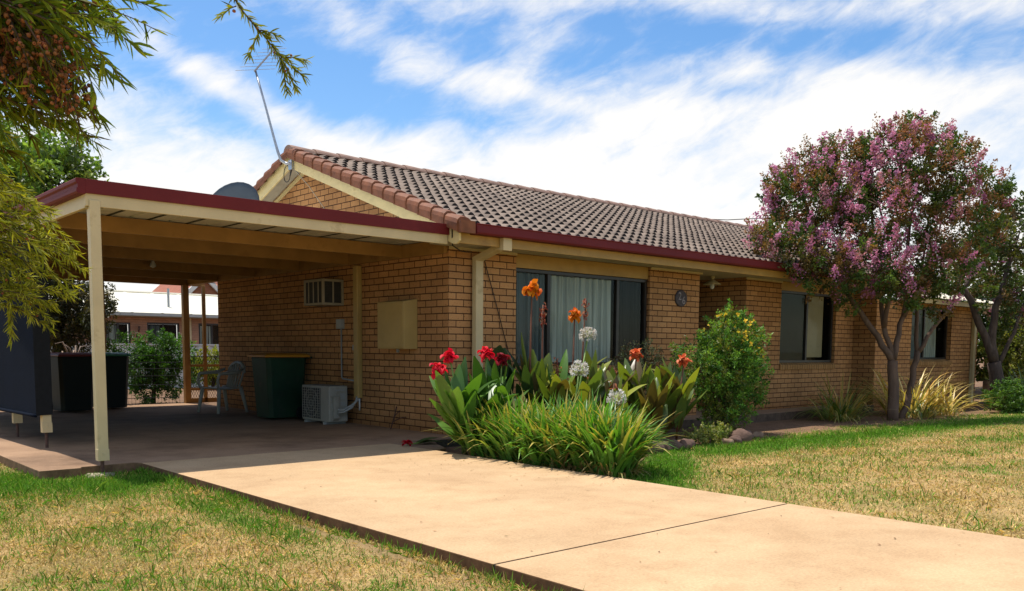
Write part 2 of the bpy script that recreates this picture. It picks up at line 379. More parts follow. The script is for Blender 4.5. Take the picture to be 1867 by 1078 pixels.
def tile_mat():
    m, nt, N, L, P = newmat('brown_roof_tile')
    g = N.new('ShaderNodeNewGeometry')
    sx = N.new('ShaderNodeSeparateXYZ'); L.new(g.outputs['Position'], sx.inputs[0])
    b = N.new('ShaderNodeTexBrick'); b.offset = 0.0
    b.inputs['Scale'].default_value = 1; b.inputs['Brick Width'].default_value = 0.34; b.inputs['Row Height'].default_value = 0.27
    b.inputs['Mortar Size'].default_value = 0.0
    b.inputs['Color1'].default_value = (0.275, 0.210, 0.162, 1); b.inputs['Color2'].default_value = (0.185, 0.138, 0.105, 1)
    ad = N.new('ShaderNodeMath'); ad.operation = 'ADD'; ad.inputs[1].default_value = 0.6; L.new(sx.outputs['Y'], ad.inputs[0])
    ax = N.new('ShaderNodeMath'); ax.operation = 'ADD'; ax.inputs[1].default_value = 0.3; L.new(sx.outputs['X'], ax.inputs[0])
    cb = N.new('ShaderNodeCombineXYZ'); L.new(ax.outputs[0], cb.inputs['X']); L.new(ad.outputs[0], cb.inputs['Y'])
    L.new(cb.outputs[0], b.inputs['Vector'])
    n = N.new('ShaderNodeTexNoise'); n.inputs['Scale'].default_value = 2.2; n.inputs['Detail'].default_value = 8; n.inputs['Roughness'].default_value = 0.75
    L.new(g.outputs['Position'], n.inputs['Vector'])
    r = ramp(N, [(0.3, (0.72, 0.72, 0.74)), (0.7, (1.25, 1.22, 1.18))]); L.new(n.outputs['Fac'], r.inputs['Fac'])
    mx = N.new('ShaderNodeMixRGB'); mx.blend_type = 'MULTIPLY'; mx.inputs['Fac'].default_value = 1
    L.new(b.outputs['Color'], mx.inputs['Color1']); L.new(r.outputs['Color'], mx.inputs['Color2'])
    L.new(mx.outputs['Color'], P.inputs['Base Color'])
    P.inputs['Roughness'].default_value = 0.8; P.inputs['Specular IOR Level'].default_value = 0.25
    n3 = N.new('ShaderNodeTexNoise'); n3.inputs['Scale'].default_value = 90; L.new(g.outputs['Position'], n3.inputs['Vector'])
    bp = N.new('ShaderNodeBump'); bp.inputs['Strength'].default_value = 0.3; bp.inputs['Distance'].default_value = 0.004
    L.new(n3.outputs['Fac'], bp.inputs['Height']); L.new(bp.outputs['Normal'], P.inputs['Normal'])
    return m
M['tile'] = tile_mat()

# ------------------------------------------------------------------ foliage builders
def norm(a):
    return a / np.maximum(np.linalg.norm(a, axis=1, keepdims=True), 1e-9)
def rand_dirs(n, r=rng):
    return norm(r.normal(size=(n, 3)))

def leaf_quads(pos, d, length, width, col, up=None):
    """one folded diamond leaf (two triangles' worth in one quad pair) per position"""
    n = len(pos)
    d = norm(d)
    ref = rand_dirs(n) if up is None else up
    s = norm(np.cross(d, ref)); nn = np.cross(s, d)
    l = length[:, None]; w = width[:, None]
    b = pos; t = pos + d*l
    m1 = pos + d*l*0.45 + s*w*0.5 + nn*w*0.12
    m2 = pos + d*l*0.45 - s*w*0.5 + nn*w*0.12
    V = np.stack([b, m1, t, m2], 1).reshape(-1, 3)
    i = np.arange(n)*4
    F = np.concatenate([np.stack([i, i+1, i+2], 1), np.stack([i, i+2, i+3], 1)])
    return V, F, np.repeat(col, 4, 0)

def straps(pos, d, length, width, droop, col, nseg=5, fold=0.15, prof=None, tipcol=None, side=None):
    """curved strap leaves, three verts across"""
    n = len(pos); d = norm(d)
    p = pos.copy(); rows = []; cols = []
    for k in range(nseg+1):
        t = k/nseg
        pw = (prof(t) if prof else (0.55+0.45*min(1, t*3))*max(0.02, (1-t**2.5)))
        s0 = np.cross(d, np.array([0, 0, 1.0]))
        bad = np.linalg.norm(s0, axis=1) < 0.05
        s0[bad] = np.array([1, 0, 0])
        s = norm(s0) if side is None else norm(side - d*np.sum(side*d, 1, keepdims=True))
        nn = np.cross(s, d)
        w = (width*pw*0.5)[:, None]
        rows.append(np.stack([p - s*w + nn*w*fold*2, p, p + s*w + nn*w*fold*2], 1))
        c = col if tipcol is None else col*(1-t**2)+tipcol*t**2
        cols.append(np.repeat(c[:, None, :], 3, 1))
        d = norm(d + np.array([0, 0, -1.0])*(droop[:, None])*(0.4+1.2*t)/nseg)
        p = p + d*(length/nseg)[:, None]
    V = np.stack(rows, 1)               # n, nseg+1, 3, 3
    C = np.stack(cols, 1)
    V = V.reshape(-1, 3); C = C.reshape(-1, 3)
    base = np.arange(n)*(nseg+1)*3
    F = []
    for k in range(nseg):
        for j in range(2):
            a = base + k*3 + j
            F.append(np.stack([a, a+1, a+4, a+3], 1))
    return V, np.concatenate(F), C

def jitcol(c, n, v=0.2, hue=0.08, r=rng):
    c = np.asarray(c)
    k = 1 + r.normal(size=(n, 1))*v
    h = 1 + r.normal(size=(n, 3))*hue
    return np.clip(c*np.clip(k, 0.3, 2)*h, 0.002, 1)

def cat_meshes(parts):
    V = []; F = []; C = []; o = 0
    for v, f, c in parts:
        V.append(v); F.append(f+o); C.append(c); o += len(v)
    return np.concatenate(V), np.concatenate(F), np.concatenate(C)

def in_blobs(blobs, n, shell=0.5, r=rng):
    """points in a union of ellipsoidal lumps, biased to the outside"""
    B = np.array(blobs); w = B[:, 3]**2.4; w = w/w.sum()
    k = r.choice(len(B), n, p=w)
    d = rand_dirs(n, r)
    rad = (r.random(n)**(1/3))*(1-shell) + shell*(0.75+0.3*r.random(n))
    p = B[k, :3] + d*(B[k, 3]*rad)[:, None]*np.array([1, 1, 0.9])
    return p, d, k

# ------------------------------------------------------------------ terrain
def zg(x, y):
    left = -0.078 + 0*x
    right = -0.028 - 0.075*sstep(-5.5, -1.5, y)
    t = sstep(-3.6, -1.4, x)
    z = left*(1-t) + right*t
    back = sstep(3, 9, y)
    z = z*(1-back) + (-0.07)*back
    return z

def green_mask(x, y):
    n = fbm(x*0.9+3, y*0.9, 4); n2 = fbm(x*3.1+9, y*3.1+5, 3)
    g = 0*x
    # left lawn: lush by the slab notch, patchy elsewhere
    lm = (x < -3.0)
    a = np.exp(-(((x+4.35)/0.75)**2 + ((y+1.0)/0.75)**2))*1.0
    a2 = np.exp(-(((x+5.0)/0.5)**2 + ((y+0.4)/1.0)**2))*1.0
    a3 = np.exp(-(((x+4.2)/0.16)**2 + ((y+3.0)/1.2)**2))*0.75
    a4 = 0.50*sstep(0.52, 0.76, n)*np.clip(1-(y+6)/9, 0, 1)
    g = np.where(lm, np.maximum.reduce([a, a2, a3, a4]), g)
    # right lawn: green strip beside the bed and along the shade of the trees
    edge = -3.75 + 0.72*np.clip(x+1, 0, 2.2)
    b1 = np.exp(-(((y-(edge-0.35))/0.42)**2))*np.exp(-np.clip(x-0.8, 0, 9)**2/1.2)*1.25
    yl = -2.75 - 0.045*(x-2)
    b2 = np.exp(-(((y-yl)/0.55)**2))*sstep(0.2, 2.0, x)*1.0
    b3 = 0.55*sstep(0.5, 0.72, n)
    g = np.where(x > -1.3, np.maximum.reduce([b1, b2, b3]), g)
    g = np.maximum(g, np.where(x < -2, 0.30, 0.20)*sstep(0.42, 0.68, fbm(x*1.6+70, y*1.6+20, 4)))
    return np.clip(g*(0.65+0.8*n2), 0, 1)

def soil_mask(x, y):
    n = fbm(x*1.7, y*1.7, 3)-0.5
    edge = np.where(x < 1.2, -3.75+0.66*np.clip(x+1, 0, 2.2), np.where(x < 4.0, -2.32+0.12*(x-1.2), -1.9))
    bed = (x > -1.1)*(1-sstep(-0.12, 0.08, (edge-y)+n*0.15))
    far = (x > 3.8)*(1-sstep(-0.5, 0.45, (-2.0-0.03*(x-4)-y)+n*0.9))
    m = np.maximum(bed, far)
    # bare strip along the left of the drive
    m = np.maximum(m, (np.abs(x+3.98) < 0.5)*np.exp(-((x+3.99)/0.09)**2)*(y < -1.3)*(0.15+0.6*(n+0.5)))
    return np.clip(m, 0, 1)

DRY = np.array([0.46, 0.30, 0.13]); DRY2 = np.array([0.34, 0.215, 0.095]); GRN = np.array([0.135, 0.225, 0.028])
SOIL = np.array([0.22, 0.13, 0.075]); YGR = np.array([0.30, 0.29, 0.06])
def ground_col(x, y):
    g = green_mask(x, y)[..., None]; s = soil_mask(x, y)[..., None]
    n = fbm(x*2.3, y*2.3, 4)[..., None]; n2 = fbm(x*9, y*9+4, 3)[..., None]
    dry = DRY*(0.75+0.5*n2) * (1-0.35*np.clip((n-0.45)*3, 0, 1)) 
    yg = np.clip((n-0.35)*2, 0, 0.6)
    c = dry*(1-yg*0.5)+YGR*0.7*yg*0.5
    c = c*(1-g)+GRN*0.75*g
    c = c*(1-s)+SOIL*(0.7+0.6*n2)*s
    return c

def axis_lines(a, b, step, far):
    mid = list(np.arange(a, b+1e-6, step)); s = step; lo = []; x = a
    while x > -far: s *= 1.45; x -= s; lo.append(x)
    hi = []; x = b; s = step
    while x < far: s *= 1.45; x += s; hi.append(x)
    return np.array(lo[::-1]+mid+hi)
gx = axis_lines(-9, 15, 0.09, 600); gy = axis_lines(-9, 1.2, 0.09, 600)
X, Y = np.meshgrid(gx, gy, indexing='ij')
Z = zg(X, Y) + (fbm(X*1.3, Y*1.3, 3)-0.5)*0.02*(np.abs(X) < 30)
# keep the sheet well below the paved areas
pv = ((X > -4.72)*(X < 0.05)*(Y > -0.33)*(Y < 8.0)) + ((X > -3.82)*(X < -1.2)*(Y < 0))
Z = np.where(pv > 0, -0.13, Z)
ni, nj = X.shape
idx = np.arange(ni*nj).reshape(ni, nj)
F = np.stack([idx[:-1, :-1], idx[1:, :-1], idx[1:, 1:], idx[:-1, 1:]], -1).reshape(-1, 4)
ground = np_mesh('ground', np.stack([X, Y, Z], -1).reshape(-1, 3), F, M['ground'], col=ground_col(X, Y).reshape(-1, 3), smooth=True)
tag(ground, 'patchy lawn and bare soil around the house', kind='structure')

def blades(n, xr, yr, hmin, hmax, w, keep, lie=0.75, seedcol=0):
    x = rng.uniform(*xr, n); y = rng.uniform(*yr, n)
    k = keep(x, y) > rng.random(n)
    s = soil_mask(x, y); k &= (s < 0.45) | (rng.random(n) < 0.05)
    x = x[k]; y = y[k]; n = len(x)
    g = green_mask(x, y); gr = rng.random(n) < g*0.92+0.035
    tuft = fbm(x*4, y*4, 2)
    h = rng.uniform(hmin, hmax, n)*np.where(gr, 1.35, 0.85)*(0.55+0.9*tuft)
    d = rng.normal(size=(n, 3)); d[:, 2] = np.abs(d[:, 2])*np.where(gr, 1.3, 1-lie*0.62)+0.22
    d = norm(d)
    base = np.stack([x, y, zg(x, y)+(fbm(x*1.3, y*1.3, 3)-0.5)*0.02-0.004], 1)
    az = rng.uniform(0, 2*PI, n)
    s = np.stack([np.cos(az), np.sin(az), 0*az], 1)*(rng.uniform(0.6, 1.2, n)*w)[:, None]*0.5
    tip = base + d*h[:, None]; tip[:, 2] = np.maximum(tip[:, 2], base[:, 2]+0.008)
    mid = base + d*h[:, None]*0.55 + np.array([0, 0, 1])*h[:, None]*0.12
    V = np.stack([base-s, base+s, mid+s*0.8, tip, mid-s*0.8], 1).reshape(-1, 3)
    pick = rng.random(n)
    dry = np.where((pick < 0.6)[:, None], np.array([0.70, 0.50, 0.205]), np.where((pick < 0.85)[:, None], np.array([0.50, 0.32, 0.14]), np.array([0.38, 0.34, 0.10])))
    grn = np.where((rng.random(n) < 0.7)[:, None], np.array([0.12, 0.29, 0.022]), np.array([0.22, 0.34, 0.045]))
    c = np.where(gr[:, None], grn, dry)*np.clip(1+rng.normal(size=(n, 1))*0.33, 0.25, 1.6)
    i = np.arange(n)*5
    F = np.stack([i, i+1, i+2, i+3, i+4], 1)
    return V, F, np.repeat(c, 5, 0)

GP = [blades(200000, (-7.2, -3.93), (-7.5, 0.2), 0.018, 0.045, 0.0055,
             lambda x, y: ((x < -4.76) | (y < -0.40))*(x + 0.42*(y+4) > -7.6)*1.0),
      blades(9000, (-4.02, -3.895), (-7.5, -0.5), 0.03, 0.075, 0.006, lambda x, y: 0.4+0.6*(vnoise(x*3, y*4) > 0.45)),
      blades(26000, (-7.2, -3.95), (-7.5, -0.4), 0.05, 0.10, 0.006, lambda x, y: ((fbm(x*3+40, y*3+11, 3) > 0.60)*((x < -4.76) | (y < -0.40)))*1.0, 0.9),
      blades(30000, (-1.1, 8), (-8, -2.4), 0.05, 0.09, 0.008, lambda x, y: (fbm(x*2.4+40, y*2.4+11, 3) > 0.60)*1.0, 0.9),
      blades(12000, (-6.2, -4.76), (0.2, 5), 0.02, 0.05, 0.007, lambda x, y: 1.0+0*x),
      blades(330000, (-1.13, 15), (-8.2, -1.6), 0.018, 0.046, 0.0075,
             lambda x, y: np.clip(1.25-0.075*(x+1), 0.25, 1)*np.clip(1.9+(y+8.2)*0.5-x*0.0, 0.0, 1))]
V, F, C = cat_meshes(GP)
grass = np_mesh('lawn_grass', V, F, M['grassblade'], col=C)
tag(grass, 'short half dried lawn grass with green patches', 'grass', kind='stuff')

# paving
b = MB()
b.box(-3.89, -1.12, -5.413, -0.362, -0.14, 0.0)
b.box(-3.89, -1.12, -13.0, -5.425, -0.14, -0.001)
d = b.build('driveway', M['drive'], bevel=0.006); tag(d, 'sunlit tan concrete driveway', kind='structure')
b = MB(); b.box(-3.885, -1.125, -5.426, -5.412, -0.13, -0.006); b.box(-3.885, -0.02, -0.363, -0.350, -0.13, -0.006)
o = b.build('driveway_joint', M['joint']); tag(o, kind='structure')
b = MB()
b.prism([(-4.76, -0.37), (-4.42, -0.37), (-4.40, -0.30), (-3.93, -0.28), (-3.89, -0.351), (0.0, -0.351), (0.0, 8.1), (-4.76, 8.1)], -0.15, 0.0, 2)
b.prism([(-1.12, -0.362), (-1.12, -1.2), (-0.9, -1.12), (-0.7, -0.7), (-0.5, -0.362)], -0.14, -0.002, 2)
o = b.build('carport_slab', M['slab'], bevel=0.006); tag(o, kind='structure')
b = MB(); b.box(3.9, 10.2, -0.56, 0.0, -0.16, 0.03); b.box(5.137, 6.47, 0.0, 1.5, -0.16, 0.029)
o = b.build('porch_path', M['porch'], bevel=0.006); tag(o, kind='structure')

# ------------------------------------------------------------------ the house
house = thing('brick_house', 'long tan brick house with brown tiled gable roof', 'house')
ZT = 2.345       # top of the brickwork on the front
ZB = -0.16
def wall_xz(b, x0, x1, z0, z1, y, holes, depth):
    """front-facing wall plane with openings and their reveals"""
    xs = sorted({x0, x1, *[h[0] for h in holes], *[h[1] for h in holes]})
    zs = sorted({z0, z1, *[h[2] for h in holes], *[h[3] for h in holes]})
    for i in range(len(xs)-1):
        for j in range(len(zs)-1):
            cx = (xs[i]+xs[i+1])/2; cz = (zs[j]+zs[j+1])/2
            if any(h[0] < cx < h[1] and h[2] < cz < h[3] for h in holes): continue
            b.add([(xs[i], y, zs[j]), (xs[i+1], y, zs[j]), (xs[i+1], y, zs[j+1]), (xs[i], y, zs[j+1])], [(0, 1, 2, 3)])
    for h in holes:
        a, c, e, f = h
        b.add([(a, y, e), (a, y+depth, e), (a, y+depth, f), (a, y, f)], [(0, 3, 2, 1)])
        b.add([(c, y, e), (c, y+depth, e), (c, y+depth, f), (c, y, f)], [(0, 1, 2, 3)])
        b.add([(a, y, e), (c, y, e), (c, y+depth, e), (a, y+depth, e)], [(0, 1, 2, 3)])
        b.add([(a, y, f), (c, y, f), (c, y+depth, f), (a, y+depth, f)], [(0, 3, 2, 1)])
b = MB()
W1 = (1.125, 3.886, 0.82, ZT); W2 = (7.60, 9.591, 0.80, ZT); W3 = (11.91, 13.94, 0.86, 2.05)
wall_xz(b, 0, 5.137, ZB, ZT, 0, [W1], 0.11)
wall_xz(b, 6.47, 10.32, ZB, ZT, 0, [W2], 0.11)
wall_xz(b, 10.32, 15.45, ZB, 2.13, -0.467, [W3], 0.13)
q = lambda v: b.add(v, [(0, 1, 2, 3)])
q([(5.137, 0, ZB), (5.137, 1.5, ZB), (5.137, 1.5, ZT), (5.137, 0, ZT)])
q([(6.47, 0, ZB), (6.47, 0, ZT), (6.47, 1.5, ZT), (6.47, 1.5, ZB)])
q([(5.137, 1.5, ZB), (6.47, 1.5, ZB), (6.47, 1.5, ZT), (5.137, 1.5, ZT)])
q([(10.32, 0, ZB), (10.32, 0, ZT), (10.32, -0.467, ZT), (10.32, -0.467, ZB)])
q([(15.45, -0.467, ZB), (15.45, -0.467, 2.13), (15.45, 6.86, 2.13), (15.45, 6.86, ZB)][::-1])
q([(0, 6.86, ZB), (0, 6.86, ZT), (15.45, 6.86, ZT), (15.45, 6.86, ZB)])
RY, RZ, EY, EZ = 3.43, 3.965, -0.62, 2.515      # ridge and eave of the tile plane
SL = (RZ-EZ)/(RY-EY)
rz = lambda y: EZ + SL*(min(y, 2*RY-y)-EY)
b.add([(0, 0, ZB), (0, 0, rz(0)-0.07), (0, RY, RZ-0.07), (0, 6.86, rz(6.86)-0.07), (0, 6.86, ZB)], [(0, 1, 2, 3, 4)])
wallo = b.build('brick_wall', M['brick'], house)

# tiles ------------------------------------------------
def tile_slope(name, x0, x1, ye, yr, sign):
    nc = 15; bump = 0.17; H = 0.056
    pitch = (yr-ye)/nc
    nb = int(round((x1-x0)/bump)); per = 8
    xs = np.linspace(x0, x1, nb*per+1)
    ph = ((xs-x0)/bump) % 1.0
    prof = np.clip(np.sin(PI*np.clip((ph-0.08)/0.74, 0, 1)), 0, 1)**0.8
    Vs = []; Fs = []; mi = []; off = 0
    n = len(xs)
    for c in range(nc):
        ya = ye + c*pitch; yb = ya + pitch*1.04
        jit = rng.normal(size=nb)*0.004
        jx = jit[np.clip(((xs-x0)/bump).astype(int)//2*2, 0, nb-1)]
        ys = [ya, ya, ya+pitch*0.08, ya+pitch*0.5, yb]
        hs = [0.0*prof+0.001, prof*H+0.016, prof*(H+0.004)+0.018, prof*H*0.72+0.012, prof*H*0.35+0.004]
        rows = []
        for yy, hh in zip(ys, hs):
            zz = EZ + SL*(yy-ye)
            rows.append(np.stack([xs, sign*0+ (yy+jx if sign > 0 else 2*RY-(yy+jx)), zz+hh], 1))
        V = np.concatenate(rows); Vs.append(V)
        for r_ in range(4):
            a = off + r_*n + np.arange(n-1)
            f = np.stack([a, a+1, a+n+1, a+n], 1)
            Fs.append(f if sign > 0 else f[:, ::-1]); mi += [1 if r_ == 0 else 0]*(n-1)
        off += len(V)
    return np_mesh(name, np.concatenate(Vs), np.concatenate(Fs), None, house, mats=[M['tile'], M['butt']], midx=mi)
XE = 12.6
roof = tile_slope('tiled_roof', -0.30, XE, EY, RY, 1)
b = MB()
for dz, w in ((0.0, 0),):
    b.add([(-0.30, RY, RZ), (XE, RY, RZ), (XE, 7.48, EZ), (-0.30, 7.48, EZ)], [(0, 1, 2, 3)])
    b.add([(-0.31, EY+0.05, EZ-0.03), (XE, EY+0.05, EZ-0.03), (XE, RY, RZ-0.03), (-0.31, RY, RZ-0.03)], [(0, 3, 2, 1)])
b.build('rear_roof', M['tile'], house)
# ridge caps
b = MB(); x = -0.36; k = 0
while x < XE:
    L_ = 0.46
    ring = []
    for e, (xx, s) in enumerate(((x, 1.06), (x+0.05, 1.08), (x+L_, 0.93))):
        for t in np.linspace(-1.25, 1.25, 9):
            ring.append((xx, RY+0.135*s*math.sin(t), RZ-0.015+0.115*s*math.cos(t)))
    Fq = [(r_*9+i, r_*9+i+1, (r_+1)*9+i+1, (r_+1)*9+i) for r_ in range(2) for i in range(8)]
    b.add(ring, Fq); b.add(ring[:9], [tuple(range(9))])
    x += 0.41
b.build('ridge_capping', M['ridge'], roof)
# verge tiles up the gable rake, one per course, both sides
b = MB()
for side in (0, 1):
    nc = 16; p = (RY-EY+0.04)/nc
    for c in range(nc):
        y0 = EY-0.03+c*p; y1 = y0+p*1.14
        prof = [(-0.375, -0.085), (-0.38, 0.0), (-0.367, 0.045), (-0.33, 0.075), (-0.27, 0.082), (-0.21, 0.07), (-0.17, 0.042), (-0.155, 0.01)]
        ring = []
        for yy, s, dz in ((y0, 1.06, 0.016), (y0+0.03, 1.08, 0.018), (y1, 0.95, -0.004)):
            for (px, pz) in prof:
                Yw = yy if side == 0 else 2*RY-yy
                ring.append((-0.26+(px+0.26)*s, Yw, EZ+SL*(yy-EY)+pz*s+dz))
        n = len(prof)
        Fq = [(r_*n+i, r_*n+i+1, (r_+1)*n+i+1, (r_+1)*n+i) for r_ in range(2) for i in range(n-1)]
        b.add(ring, Fq); b.add(ring[:n], [tuple(range(n))])
    if side == 0:   # the broken-looking last tile that turns over the eave end
        b.box(-0.365, -0.15, EY-0.085, EY-0.02, EZ-0.095, EZ+0.045)
b.build('verge_tiles', M['terracotta'], roof)
# barge boards
b = MB()
b.prism([(-0.62, 2.335), (-0.57, 2.300), (-0.50, 2.305), (0.02, rz(0.0)-0.215), (RY, RZ-0.225), (2*RY-0.02, rz(0.0)-0.215), (2*RY+0.55, 2.33), (2*RY+0.55, rz(-0.5)-0.03), (RY, RZ-0.02), (-0.62, rz(-0.62)-0.03)], -0.325, -0.295, 0)
b.build('barge_board', M['yellow_barge'], house, bevel=0.004)
b = MB()   # small scotia under the barge, against the brick
b.prism([(0.0, rz(0)-0.20), (RY, RZ-0.20), (6.86, rz(0)-0.20), (6.86, rz(0)-0.15), (RY, RZ-0.15), (0, rz(0)-0.15)], -0.03, -0.002, 0)
b.build('verge_trim', M['yellow_barge'], house)
b = MB()   # verge soffit
b.add([(-0.295, EY+0.06, rz(EY+0.06)-0.10), (0.0, EY+0.06, rz(EY+0.06)-0.10), (0.0, RY, RZ-0.10), (-0.295, RY, RZ-0.10)], [(0, 1, 2, 3)])
b.add([(-0.295, 7.42, rz(7.42)-0.10), (0.0, 7.42, rz(7.42)-0.10), (0.0, RY, RZ-0.10), (-0.295, RY, RZ-0.10)], [(0, 3, 2, 1)])
b.box(-0.294, XE, -0.545, 0.0, 2.347, 2.357)
b.box(5.14, 6.468, 0.0, 1.5, 2.348, 2.358)
b.build('soffit', M['soffit'], house)
b = MB(); b.box(-0.290, XE, -0.572, -0.547, 2.312, 2.50)
b.build('fascia_board', M['ochre'], house, bevel=0.003)
for xa, xb in ((0.0, 1.125), (3.886, 5.187), (6.45, 7.6)):
    b = MB(); b.box(xa, xb, -0.022, -0.002, 2.315, 2.346); b.build('cornice_bead', M['cream'], house)
# gutter, quad profile with an open top
b = MB()
pr = [(-0.574, 2.42), (-0.70, 2.42), (-0.71, 2.44), (-0.705, 2.525), (-0.715, 2.54), (-0.70, 2.545), (-0.692, 2.53), (-0.695, 2.45), (-0.574, 2.435)]
b.prism(pr, -0.125, 11.9, 0)
b.box(-0.128, -0.122, -0.71, -0.574, 2.42, 2.535)
b.build('gutter', M['maroon'], house)
# lintel panels above windows
b = MB(); b.box(1.127, 3.884, 0.035, 0.06, 2.165, ZT-0.001)
b.build('lintel_panel', M['ochre'], house)
b = MB(); b.box(7.602, 9.589, 0.035, 0.06, 2.19, ZT-0.001)
b.build('lintel_panel', M['ochre'], house)
# downpipe with rainhead
dp = MB(); dp.box(0.345, 0.465, -0.115, -0.035, -0.1, 2.21)
dp.build('downpipe', M['cream'], house, bevel=0.006)
b = MB()
b.prism([(-0.035, 2.205), (-0.035, 2.235), (-0.52, 2.36), (-0.60, 2.36), (-0.60, 2.285), (-0.50, 2.285), (-0.115, 2.185)], 0.343, 0.463, 0)
b.box(0.335, 0.475, -0.645, -0.575, 2.272, 2.425)
b.build('downpipe_elbow', M['cream'], house, bevel=0.005)
dp2 = MB(); dp2.box(15.05, 15.17, -0.55, -0.475, -0.1, 2.1)
dp2.build('downpipe', M['cream'], house, bevel=0.006)
# low pale lean-to roof over the far wing
b = MB(); nx = 120
xs = np.linspace(11.3, 15.98, nx)
V = []; 
for yy, zz in ((-0.98, 2.20), (2.6, 2.98)):
    for i, xx in enumerate(xs): V.append((xx, yy, zz+0.012*math.cos(i*PI)))
b.add(V, [(i, i+1, nx+i+1, nx+i) for i in range(nx-1)])
b.build('lean_to_roof', M['pale_roof'], house)
b = MB(); b.box(11.3, 15.9, -0.90, -0.875, 2.08, 2.175); b.box(15.875, 15.9, -0.874, 2.5, 2.10, 2.18)
b.add([(11.3, -0.875, 2.14), (15.87, -0.875, 2.14), (15.87, -0.467, 2.14), (11.3, -0.467, 2.14)], [(0, 1, 2, 3)])
b.build('lean_to_fascia', M['cream'], house, bevel=0.003)
b = MB(); b.add([(XE-0.1, -0.5, 2.35), (XE-0.1, RY, RZ-0.05), (XE-0.1, 7.4, 2.35)], [(0, 1, 2)])
b.build('end_gable', M['brick'], house)

# windows
def curtain(name, m_, x0, x1, z0, z1, y, parent, amp=0.032, n=160, freq=10, seed=1):
    r = np.random.default_rng(seed)
    xs = np.linspace(x0, x1, n); w = xs*freq*2*PI/ (1.0)
    wob = np.cumsum(r.normal(size=n))*0.25
    top = y + amp*np.sin(w*0.5+wob); bot = y + amp*1.5*np.sin(w*0.5+wob+0.5)
    V = np.concatenate([np.stack([xs, top, 0*xs+z1], 1), np.stack([xs, bot, 0*xs+z0], 1)])
    i = np.arange(n-1); F = np.stack([i, i+1, n+i+1, n+i], 1)
    return np_mesh(name, V, F, m_, parent, smooth=True)

def window(x0, x1, z0, z1, y, mull, lab):
    f = MB(); t = 0.045
    f.box(x0, x1, y-0.03, y+0.03, z0, z0+t); f.box(x0, x1, y-0.03, y+0.03, z1-t, z1)
    f.box(x0, x0+t, y-0.03, y+0.03, z0+t, z1-t); f.box(x1-t, x1, y-0.03, y+0.03, z0+t, z1-t)
    for mx in mull: f.box(mx-0.028, mx+0.028, y-0.028, y+0.028, z0+t, z1-t)
    fr = f.build('window', M['bronze'], house, bevel=0.003)
    fr['label'] = lab
    edges = [x0]+list(mull)+[x1]
    for a, c in zip(edges[:-1], edges[1:]):
        g = MB(); g.add([(a+0.03, y+0.004, z0+t), (c-0.03, y+0.004, z0+t), (c-0.03, y+0.004, z1-t), (a+0.03, y+0.004, z1-t)], [(0, 1, 2, 3)])
        g.build('pane', M['glass'], fr)
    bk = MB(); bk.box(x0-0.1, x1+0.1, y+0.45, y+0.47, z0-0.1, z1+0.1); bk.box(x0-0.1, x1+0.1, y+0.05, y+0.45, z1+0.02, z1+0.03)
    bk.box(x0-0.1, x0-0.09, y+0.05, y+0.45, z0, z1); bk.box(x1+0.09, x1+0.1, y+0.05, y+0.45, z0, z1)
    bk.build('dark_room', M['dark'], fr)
    return fr
w1 = window(1.129, 3.882, 0.86, 2.16, 0.085, (1.79, 3.22), 'wide three pane window with pale lace curtain')
curtain('curtain', M['lace'], 1.84, 3.13, 0.9, 2.11, 0.15, w1, freq=14, seed=3)
curtain('curtain', M['lace_dim'], 1.25, 1.76, 0.9, 2.11, 0.15, w1, freq=12, seed=4)
curtain('curtain', M['drape_dark'], 3.26, 3.84, 0.9, 2.11, 0.15, w1, freq=10, seed=5)
w2 = window(7.604, 9.587, 0.87, 2.19, 0.085, (8.62,), 'two pane window with cream roller blind')
b = MB(); b.box(7.66, 8.58, 0.098, 0.102, 0.92, 2.14); b.build('fly_screen', M['screen'], w2)
b = MB(); b.box(8.68, 9.33, 0.13, 0.134, 0.97, 2.14); b.build('roller_blind', M['roller'], w2)
w3 = window(11.914, 13.936, 0.92, 2.046, -0.35, (12.75,), 'far window with hanging lace curtain')
b = MB(); b.box(11.97, 12.71, -0.34, -0.336, 0.97, 2.0); b.build('fly_screen', M['lace_dim'], w3)
curtain('curtain', M['lace'], 12.8, 13.45, 0.97, 2.0, -0.29, w3, freq=12, seed=6)
# sloping brick sills
def sill(x0, x1, y, z):
    b = MB(); b.prism([(y-0.035, z-0.105), (y+0.10, z-0.02), (y+0.10, z+0.03), (y-0.04, z-0.02)], x0, x1, 0)
    b.build('window_sill', M['brick_sill'], house, bevel=0.003)
sill(1.127, 3.884, 0, 0.84); sill(7.602, 9.589, 0, 0.85); sill(11.912, 13.938, -0.467, 0.90)
# entry door in the recess
b = MB(); b.box(5.35, 6.25, 1.44, 1.48, 0.03, 2.08)
dr = b.build('door', M['bronze'], house, bevel=0.004)
b = MB(); b.lathe([(0.0, -0.04), (0.025, -0.04), (0.03, -0.02), (0.012, 0.0)], (6.15, 1.435, 1.0), 12, 'y'); b.build('handle', M['steel'], dr, True)

